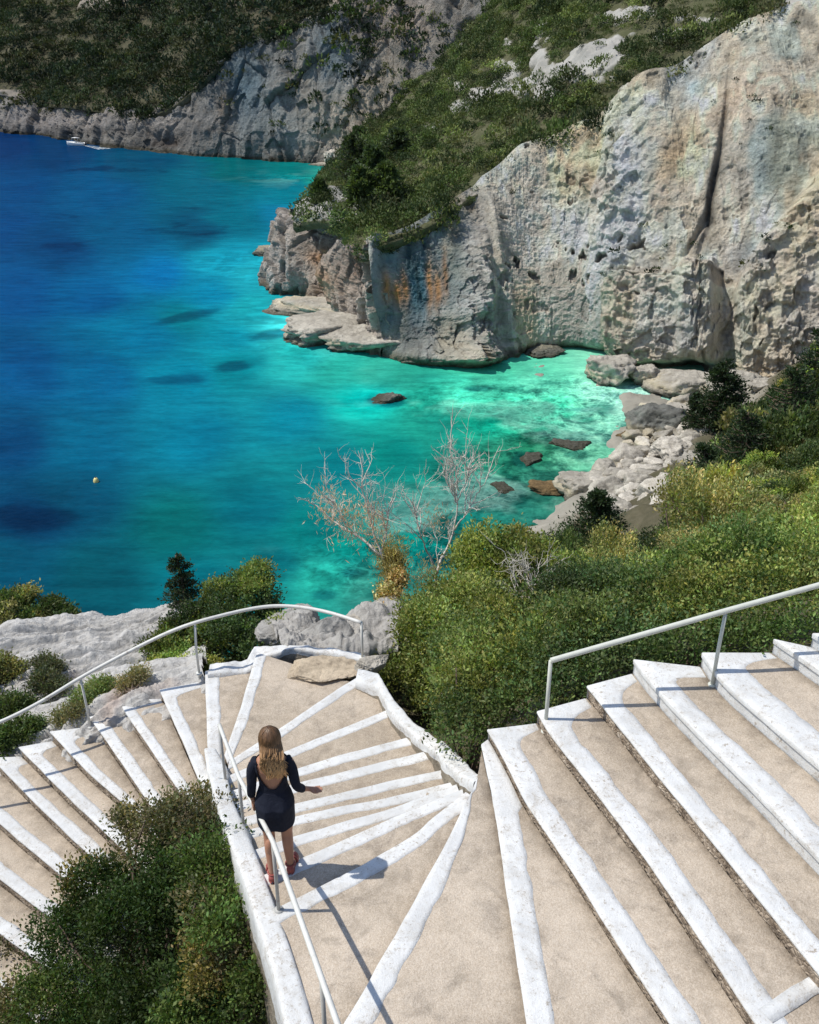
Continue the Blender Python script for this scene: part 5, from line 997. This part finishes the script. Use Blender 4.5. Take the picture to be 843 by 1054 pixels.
for i, (lb, a, b, c, h, wd) in enumerate(HT): conifer(lb, a, b, c, h, wd, 40 + i, .55, pal=[(.055, .085, .032), (.085, .12, .04), (.05, .07, .03)][i % 3], n=1.7)

# ------------------------------------------------------------------ bare trees
def bare(label, limbs, seed, Y, tufts, base):
    r_ = np.random.default_rng(seed); gz = aty(*base, Y); o = empty('bare_tree', tuple(gz)); org = gz; tw, br = MB(), MB()
    def twig(p, d, ln, rad, lv):
        n = 5; P = [p]; dd = d / np.linalg.norm(d)
        for i in range(n):
            dd = dd + r_.normal(size=3) * .16 + np.array([0, 0, .07]); dd /= np.linalg.norm(dd); P.append(P[-1] + dd * ln / n)
        P = np.array(P); tw.tube(P, rad * np.linspace(1, .35, n + 1), 4 if lv else 5, cap=False)
        if lv > 0:
            for q in range(int(3 + r_.integers(0, 2))):
                i = r_.integers(1, n + 1); a = dd + r_.normal(size=3) * .75; twig(P[i], a, ln * r_.uniform(.45, .75), rad * .5, lv - 1)
    for pts, r0, k in limbs:
        w0 = r_.uniform(-.15, .15, 1)[0]; W = np.array([aty(a, b, Y + w0 * j + .1 * math.sin(a)) for j, (a, b) in enumerate(pts)]); d = np.r_[0, np.cumsum(np.linalg.norm(np.diff(W, axis=0), axis=1))]; t = np.linspace(0, d[-1], 16); W = np.stack([np.interp(t, d, W[:, i]) for i in range(3)], 1) + r_.normal(size=(16, 3)) * .008
        br.tube(W, r0 * np.linspace(1, .3, 16), 6)
        for q in range(k):
            i = r_.integers(4, 16); a = (W[min(i, 15)] - W[i - 1]); a = a / np.linalg.norm(a) + r_.normal(size=3) * .7 + np.array([0, 0, .45]); twig(W[i], a, r_.uniform(.25, .6), .011, 2)
    br.build('trunk', M_DEAD, o, o=org); tw.build('twigs', M_DEAD, o, o=org)
    for (a, b, rr, c, n) in tufts:
        n = int(n * 2.2); P = aty(a, b, Y) + r_.normal(size=(n, 3)) * np.array([rr, rr, rr * 1.3]) * .5; V, Fc, C = leaves(P, np.tile([0, 0, 1.], (n, 1)), .085, np.array(c) * (1 + .25 * r_.normal(size=(n, 1))).clip(.4, 1.6), r_, .14); link('foliage', npmesh('foliage', V - org, Fc, M_LEAF, C), o)
    return tag(o, label, 'tree')
PK = (.66, .46, .33); YW = (.55, .45, .18)
bare('leafless tree leaning left over the water with pinkish dry tufts', [([(409, 640), (404, 600), (394, 575), (378, 558), (358, 545), (340, 534), (326, 520)], .036, 7), ([(394, 575), (384, 548), (378, 522), (372, 500), (374, 486)], .022, 10), ([(392, 572), (398, 545), (400, 530), (404, 515)], .016, 7), ([(358, 545), (350, 530), (344, 515)], .012, 5)], 5, 13.6,
     [(336, 520, .28, PK, 160), (358, 537, .34, PK, 260), (384, 540, .3, PK, 180), (404, 570, .3, YW, 420), (402, 590, .24, YW, 420)], (409, 640))
bare('leafless pale tree with a forked trunk standing right of the leaning one', [([(446, 640), (446, 610), (450, 585), (460, 565), (468, 545), (471, 520), (470, 500)], .034, 7), ([(450, 590), (440, 568), (432, 548), (428, 530)], .02, 8), ([(468, 545), (482, 525), (492, 508), (500, 495)], .016, 9), ([(471, 520), (462, 500), (455, 485)], .014, 9), ([(472, 505), (468, 480), (464, 465), (466, 448)], .012, 6), ([(471, 515), (480, 495), (484, 478)], .012, 8)], 9, 14.2,
     [(448, 538, .26, (.5, .36, .26), 110), (440, 595, .28, (.36, .3, .14), 300), (482, 590, .2, (.36, .3, .2), 90)], (446, 640))

bare('dry leafless bush with pale twigs poking out between the green bushes', [([(548, 655), (546, 630), (540, 612), (532, 600)], .02, 7), ([(548, 640), (556, 615), (566, 600)], .016, 7), ([(547, 640), (548, 610), (546, 592)], .014, 6)], 15, 11.6, [(545, 612, .16, (.5, .38, .25), 60)], (548, 660))
# ================================================================== BOAT AND BUOY
M_HULL = m_simple('white_gelcoat', (.82, .82, .8), .3, .5); M_DKB = m_simple('dark_plastic', (.04, .04, .05), .5); M_CANVAS = m_simple('canvas', (.25, .27, .3), .8)
bp = atz(79, 149.5, 0.); bo = empty('motorboat', tuple(bp)); bo.rotation_euler = (0, 0, math.radians(-14) + math.pi)
tt = np.linspace(0, 1, 20); cs = []
for t in tt:
    x = -3 + 6.4 * t; wd = 1.15 * (1 - max(0, (t - .45) / .55) ** 2.2) ** .8 + .01; sh_ = .75 + .45 * t ** 2; kz = -.35 + .55 * max(0, t - .7) ** 1.3 * 3
    cs.append([(x, -wd, sh_), (x, -wd * .97, sh_ - .15), (x, -wd * .8, .05), (x, 0, min(kz, sh_)), (x, wd * .8, .05), (x, wd * .97, sh_ - .15), (x, wd, sh_), (x, wd * .82, sh_ - .04), (x, wd * .75, .32 + .3 * t), (x, 0, .30 + .3 * t), (x, -wd * .75, .32 + .3 * t), (x, -wd * .82, sh_ - .04), (x, -wd, sh_)])
cs = np.array(cs); mb = MB(); mb.add(cs, gridfaces(20, 13)); mb.add(cs[0], np.array([(0, 1, 5, 6), (1, 2, 4, 5), (2, 3, 4, 4)])); mb.build('hull', M_HULL, bo)
mb = MB(); mb.box((.3, 0, .85), (.7, .8, .9)); mb.build('console', M_HULL, bo); mb = MB(); mb.box((.72, 0, 1.45), (.06, .85, .4)); mb.build('windscreen', M_DKB, bo)
mb = MB(); mb.box((0, 0, 2.25), (2.2, 1.6, .08)); mb.build('canopy', M_HULL, bo); mb = MB()
for a in (-1, 1):
    for b in (-.7, .7): mb.tube([(a, b, .7), (a, b, 2.25)], .03, 5)
mb.build('canopy_frame', M_HULL, bo); mb = MB(); mb.box((-3.2, 0, .6), (.5, .4, .7)); mb.box((-3.2, 0, 0), (.2, .15, 1.0)); mb.build('outboard_engine', M_DKB, bo); mb = MB(); mb.box((-1.6, 0, .55), (.5, 1.5, .35)); mb.build('seat', M_CANVAS, bo)
tag(bo, 'small white motorboat below the far cliff, moving left', 'boat')
k = NT('wake_foam', .6); k.color((.75, .82, .84)); nz_ = k.noise(1.1, 5, .7); tr_ = k.n('ShaderNodeBsdfTransparent'); mx = k.n('ShaderNodeMixShader'); k.l(k.g(nz_, .45, .62), mx.inputs[0]); k.l(tr_.outputs[0], mx.inputs[1]); k.l(k.b.outputs[0], mx.inputs[2]); k.l(mx.outputs[0], k.out.inputs[0]); M_FOAM = k.m
a0, a1 = atz(88, 150, 0.), atz(108, 153.5, 0.); d = (a1 - a0); nn = np.array([-d[1], d[0], 0]) / np.linalg.norm(d); tt = np.linspace(0, 1, 24); wv = np.stack([a0 + d * t + nn * s * (.5 + 1.6 * t) for t in tt for s in (-1, 0, 1)]).reshape(-1, 3); wv[:, 2] = .05
tag(link('wake', npmesh('wake', wv, gridfaces(24, 3), M_FOAM)), kind='structure')
bp = atz(99, 496, 0.); by = empty('buoy', tuple(bp)); mb = MB(); a = np.linspace(-.5, 1, 12); mb.tube(np.stack([a * 0, a * 0, a * .38], 1), .24 * np.sqrt(np.clip(1 - ((a - .1) / 1.0) ** 2, .02, 1)), 14); mb.build('float', m_simple('buoy_plastic', (.78, .66, .25), .4, .5), by); mb = MB(); mb.tube([(0, 0, .34), (0, 0, .5)], .04, 8); mb.build('ring', M_DKB, by)
tag(by, 'small cream mooring buoy floating alone on the blue water', 'buoy')

# ================================================================== WOMAN
def skinmat():
    k = NT('skin', .55, .35); n = k.noise(14, 3); k.color(k.mix(k.g(n, .3, .7, 0, .4), (.46, .235, .15), (.38, .18, .11))); k.b.inputs['Subsurface Weight'].default_value = .06; k.b.inputs['Subsurface Radius'].default_value = (.02, .008, .004); return k.m
M_SKIN = skinmat()
def smoothtube(mb, pts, rad, k=14, n=24):
    pts = np.array(pts, float); rad = np.array(rad, float); m = len(pts); t = np.linspace(0, m - 1, n); i = np.clip(t.astype(int), 0, m - 2); f = (t - i)[:, None]
    p0 = pts[np.maximum(i - 1, 0)]; p1 = pts[i]; p2 = pts[i + 1]; p3 = pts[np.minimum(i + 2, m - 1)]
    P = .5 * (2 * p1 + (p2 - p0) * f + (2 * p0 - 5 * p1 + 4 * p2 - p3) * f ** 2 + (3 * p1 - p0 - 3 * p2 + p3) * f ** 3); R_ = np.interp(t, np.arange(m), rad)
    mb.tube(P, R_, k); return P, R_
def ball(mb, c, d):
    V, Fc = ICO[3]; mb.add(V * np.array(d) + np.array(c), Fc)
Wp = atz(289, 899, Z0 - .24)
wo = empty('person', tuple(Wp)); wo.rotation_euler = (0, 0, math.radians(4)); wo.scale = (.93, .93, .93)
body = MB()
TZ = [.78, .84, .90, .97, 1.05, 1.12, 1.20, 1.28, 1.34, 1.385, 1.41, 1.45, 1.50]; TX = [.148, .158, .160, .142, .112, .108, .122, .138, .145, .112, .062, .046, .046]; TY = [.10, .115, .118, .105, .086, .084, .092, .098, .084, .066, .055, .047, .05]; TCY = [0, -.008, -.01, 0, .012, .012, .005, 0, -.004, -.006, -.004, .004, .012]
def ring(zq, off=0, n=40, ang=None):
    a = np.linspace(0, 2 * np.pi, n, endpoint=False) if ang is None else ang; rx = np.interp(zq, TZ, TX) + off; ry = np.interp(zq, TZ, TY) + off; cy = np.interp(zq, TZ, TCY); pw = .85
    c, s = np.cos(a), np.sin(a); return np.stack([rx * np.sign(c) * np.abs(c) ** pw, cy + ry * np.sign(s) * np.abs(s) ** pw, 0 * a + zq], 1)
zz_ = np.linspace(.76, 1.5, 44); Vt = np.concatenate([ring(q)[None] for q in zz_]).transpose(1, 0, 2); Fb = gridfaces(40, 44, True)
Vc = np.vstack([Vt.reshape(-1, 3), [[0, 0, .76]], [[0, .012, 1.5]]]); caps = [(40 * 44, ((i + 1) % 40) * 44, i * 44, i * 44) for i in range(40)] + [(40 * 44 + 1, i * 44 + 43, ((i + 1) % 40) * 44 + 43, ((i + 1) % 40) * 44 + 43) for i in range(40)]
body.add(Vc, np.vstack([Fb, np.array(caps)]))
for s in (-1, 1): ball(body, (s * .075, -.055, .875), (.088, .075, .09)); ball(body, (s * .07, .075, 1.26), (.06, .05, .06))
legs = {-1: [(-.085, 0, .86), (-.083, .01, .68), (-.078, .028, .48), (-.074, -.008, .32), (-.068, -.055, .11), (-.068, -.06, .07)], 1: [(.085, 0, .86), (.085, .03, .68), (.078, .06, .48), (.082, .05, .32), (.09, .035, .11), (.09, .03, .07)]}
for s, p in legs.items():
    smoothtube(body, p, [.092, .078, .053, .052, .034, .034]); q = p[2]; kx, ky, kz = p[3]; ball(body, (kx, ky - .012, kz + .04), (.046, .048, .10)); ax, ay, az_ = p[-1]
    smoothtube(body, [(ax, ay - .03, .035), (ax + s * .01, ay + .05, .04), (ax + s * .02, ay + .13, .022), (ax + s * .025, ay + .17, .018)], [.03, .034, .036, .02], 12, 14); ball(body, (ax, ay - .022, .04), (.03, .032, .035))
    for tq in range(5): smoothtube(body, [(ax + s * (.02) + s * (-.026 + .013 * tq), ay + .15, .018), (ax + s * .024 + s * (-.028 + .014 * tq), ay + .20 - .008 * tq - (.0 if tq else -.004), .013)], [.010 if tq == 0 else .0075, .006], 8, 5)
armL = [(-.140, -.005, 1.345), (-.168, -.012, 1.26), (-.185, -.02, 1.09), (-.198, .01, .98), (-.190, .045, .86)]
armR = [(.140, -.005, 1.345), (.168, -.02, 1.26), (.200, -.045, 1.10), (.240, .005, 1.01), (.290, .055, .955)]
for A in (armL, armR): smoothtube(body, A, [.046, .038, .031, .030, .021])
def hand(A, dirn, side, curl, spread):
    w0 = np.array(A[-1]); d = np.array(dirn, float); d /= np.linalg.norm(d); sd_ = np.array(side, float); sd_ -= d * sd_.dot(d); sd_ /= np.linalg.norm(sd_); pn = np.cross(d, sd_)   # palm normal
    smoothtube(body, [w0 - d * .01, w0 + d * .03, w0 + d * .07, w0 + d * .085], [.022, .024, .026, .02], 12, 8)
    for j, (o_, ln) in enumerate([(-.027, .062), (-.009, .072), (.009, .067), (.026, .052)]):
        b = w0 + d * .075 + sd_ * o_; e1 = b + (d + sd_ * o_ * spread) * ln * .45 + pn * curl * .3 * ln; e2 = e1 + (d * .85 + pn * curl) * ln * .32; e3 = e2 + (d * .5 + pn * curl * 1.4) * ln * .25; smoothtube(body, [b, e1, e2, e3], [.0095, .0085, .0078, .006], 8, 8)
    b = w0 + d * .03 - sd_ * .02; smoothtube(body, [b, b + d * .02 - sd_ * .022 + pn * .006, b + d * .045 - sd_ * .032 + pn * .014, b + d * .062 - sd_ * .03 + pn * .018], [.012, .0105, .009, .007], 8, 8)
hand(armL, (.0, .35, -1), (.25, .9, .3), .45, 4); hand(armR, (1, .25, -.42), (-.1, .9, .1), .4, 6)
HC = np.array([0, .018, 1.575]); ball(body, HC, (.074, .09, .105)); ball(body, HC + [0, .03, -.045], (.055, .06, .06)); ball(body, HC + [0, .06, -.085], (.025, .022, .02)); smoothtube(body, [HC + [0, .085, .02], HC + [0, .107, -.02]], [.007, .012], 8, 5)
for s in (-1, 1): ball(body, HC + [s * .076, -.002, -.01], (.008, .018, .028))
ball(body, HC + [0, .082, -.047], (.022, .008, .007))
smoothtube(body, [(0, -.002, 1.36), (0, .004, 1.42), (0, .012, 1.5)], [.06, .047, .047])
bo_ = body.build('body', M_SKIN, None); md = bo_.modifiers.new('r', 'REMESH'); md.mode = 'VOXEL'; md.voxel_size = .0062; md.use_smooth_shade = True; sm = bo_.modifiers.new('s', 'SMOOTH'); sm.factor = .5; sm.iterations = 4
dg = bpy.context.evaluated_depsgraph_get(); me = bpy.data.meshes.new_from_object(bo_.evaluated_get(dg)); bo_.modifiers.clear(); bo_.data = me; bo_.parent = wo
for p in me.polygons: p.use_smooth = True
if not me.materials: me.materials.append(M_SKIN)
# dress
k = NT('navy_jersey', .85, .2); n = k.noise(60, 3); k.color(k.mix(n, (.010, .012, .022), (.022, .026, .042))); k.bump(k.noise(9, 3, dist=1.2), .02, .6); M_DRESS = k.m
nA, nZ = 160, 150; ang = np.linspace(0, 2 * np.pi, nA, endpoint=False); ds = []
for q in np.linspace(.66, 1.375, nZ):
    R_ = ring(max(q, .86), .014, ang=ang); 
    if q < .86:
        f = (.86 - q) / .28; R_[:, 0] *= 1 - .05 * f + .02 * np.sin(ang * 5) * f; R_[:, 1] = R_[:, 1] * (1 + .06 * f) + .012 * f + .006 * np.sin(ang * 7 + 1) * f
    R_[:, 2] = q; bum = np.exp(-((q - .875) / (.075 if q > .875 else .30)) ** 2)
    for s in (-1, 1): R_[:, 1] -= bum * .030 * np.exp(-((R_[:, 0] - s * .075) / .06) ** 2) * (np.sin(ang) < 0)
    bust = np.exp(-((q - 1.26) / .05) ** 2); R_[:, 1] += bust * .035 * (np.sin(ang) > 0) * np.exp(-((np.abs(R_[:, 0]) - .07) / .045) ** 2)
    R_[:, :2] *= 1 + .006 * np.sin(q * 60 + ang[:, None] * 3) * (np.exp(-((q - 1.02) / .07) ** 2)); ds.append(R_)
ds = np.array(ds).transpose(1, 0, 2); Fd = gridfaces(nA, nZ, True); cen = ds.reshape(-1, 3)[Fd].mean(1)
op = np.where(cen[:, 2] > 1.09, .118 * np.sqrt(np.clip((cen[:, 2] - 1.09) / .16, 0, 1)) + .012 * np.clip((cen[:, 2] - 1.285) / .1, 0, 1), -1); rem = (cen[:, 1] < 0) & (np.abs(cen[:, 0]) < op)
opf = np.where(cen[:, 2] > 1.30, .10 * np.sqrt(np.clip((cen[:, 2] - 1.30) / .08, 0, 1)), -1); rem |= (cen[:, 1] > 0) & (np.abs(cen[:, 0]) < opf)
dm_ = npmesh('dress', ds.reshape(-1, 3), Fd[~rem], M_DRESS); do = link('dress', dm_, wo); so_ = do.modifiers.new('s', 'SOLIDIFY'); so_.thickness = .004
for A, nm in ((armL, 'sleeve'), (armR, 'sleeve')):
    mb = MB(); pts = np.array(A, float); f = .55; end = pts[3] * (1 - .25) + pts[4] * .25; PP = [pts[0] + np.array([-np.sign(pts[0][0]) * .02, 0, .012]), pts[1], pts[2], pts[3], end]; P_, R_ = smoothtube(mb, PP, [.054, .050, .041, .038, .033], 20, 30); mb.build(nm, M_DRESS, do)
# sandals
M_SHOE = m_simple('coral_leather', (.34, .085, .07), .5, .4)
for s, p in legs.items():
    ax, ay, _ = p[-1]; mb = MB(); sh_o = []
    for t in np.linspace(0, 1, 16): wd = np.interp(t, [0, .12, .35, .7, .9, 1], [.012, .034, .03, .046, .036, .008]); yy = ay - .065 + .28 * t; xx = ax + s * .03 * t; hz = np.interp(t, [0, .3, .6, 1], [.028, .026, .014, .012]); sh_o.append([(xx - wd, yy, .0), (xx - wd, yy, hz), (xx, yy, hz + .002), (xx + wd, yy, hz), (xx + wd, yy, 0), (xx, yy, -.001), (xx - wd, yy, 0)])
    mb.add(np.array(sh_o), gridfaces(16, 7)); sb_ = mb.build('sandal', M_SHOE, wo)
    mb = MB(); th = np.linspace(0, np.pi, 14)
    for yo, w_, h_ in ((.12, .044, .062), (.09, .042, .07), (.14, .044, .052)): mb.tube(np.stack([ax + s * .02 + w_ * np.cos(th), ay + yo + 0 * th, .012 + h_ * np.sin(th)], 1), .010, 6)
    th = np.linspace(0, 2 * np.pi, 22); mb.tube(np.stack([ax + .039 * np.cos(th), ay + .042 * np.sin(th), .095 + .008 * np.sin(th)], 1), .009, 6)
    V, Fc = ICO[3]; hc = V * np.array([.036, .036, .042]) + np.array([ax, ay - .028, .045]); keepf = [f for f in Fc if hc[f].mean(0)[1] < ay - .02 and hc[f].mean(0)[2] > .005]; mb.add(hc, np.array(keepf)); mb.build('strap', M_SHOE, sb_)
# hair
hb = MB(); rh = np.random.default_rng(3)
def hc(z_, r_=0):   # brown roots to honey ends
    t = np.clip((1.60 - z_) / .34, 0, 1)[..., None]; return (np.array([.13, .068, .030]) * (1 - t) + np.array([.74, .44, .20]) * t) * (1 + r_)
V, Fc = ICO[4]; cap = V * np.array([.086, .098, .113]) + HC + [0, -.012, .008]; keepf = np.array([f for f in Fc if not (V[f].mean(0)[1] > .35 and V[f].mean(0)[2] < .5) and V[f].mean(0)[2] > -.75]); hb.add(cap, keepf, hc(cap[:, 2], -.25))
for i in range(560):
    a = rh.uniform(-.55, np.pi + .55) + np.pi; el = rh.uniform(-.1, 1.45); sp = HC + np.array([0, -.012, .008]) + np.array([.088 * math.cos(el) * math.cos(a), .10 * math.cos(el) * math.sin(a), .115 * math.sin(el)])
    n = 22; ez = rh.uniform(1.24, 1.42); lk = rh.integers(0, 9); ph = lk * .7 + rh.normal() * .25; fx = .010 * (lk - 4) * .9 + rh.normal() * .008 + .01; side = math.cos(a)
    P = []
    for t in np.linspace(0, 1, n):
        if t < .35:
            e = el - t / .35 * (el + .25); R_ = 1.02 + .02 * rh.random(); p = HC + np.array([0, -.014, .008]) + np.array([.089 * R_ * math.cos(e) * math.cos(a), .101 * R_ * math.cos(e) * math.sin(a), .115 * math.sin(e)])
        else:
            u = (t - .35) / .65; p0 = P35; zq = p0[2] + (ez - p0[2]) * u; back = -.118 - .012 * math.sin(u * 3)
            p = np.array([p0[0] * (1 - .50 * min(1, u * 1.3)) + fx * 1.1 * min(1, u * 1.6) + .028 * u + .020 * math.sin(u * 8 + ph) * u, p0[1] * (1 - min(1, u * 2.2)) + back * min(1, u * 2.2) + .016 * math.cos(u * 8 + ph) - (.012 if zq > 1.3 else .0), zq])
        P.append(p)
        if t < .35: P35 = p
    P = np.array(P); P[1:-1] = (P[:-2] + P[1:-1] * 2 + P[2:]) / 4; rad = rh.uniform(.0035, .0062) * np.interp(np.linspace(0, 1, n), [0, .5, .85, 1], [1, 1.1, .8, .25]); col_ = np.repeat(hc(P[:, 2], .22 * math.sin(lk * 2.4) + rh.normal() * .3), 5, 0); hb2 = P
    m0 = len(hb.V); hb.tube(P, rad, 5, cap=False); hb.C[-1] = col_
k = NT('hair', .42, .5); k.color(k.attr()); M_HAIR = k.m
hb.build('hair', M_HAIR, wo, col=True)
tag(wo, 'woman seen from behind in a short navy dress walking down the winding steps', 'person')
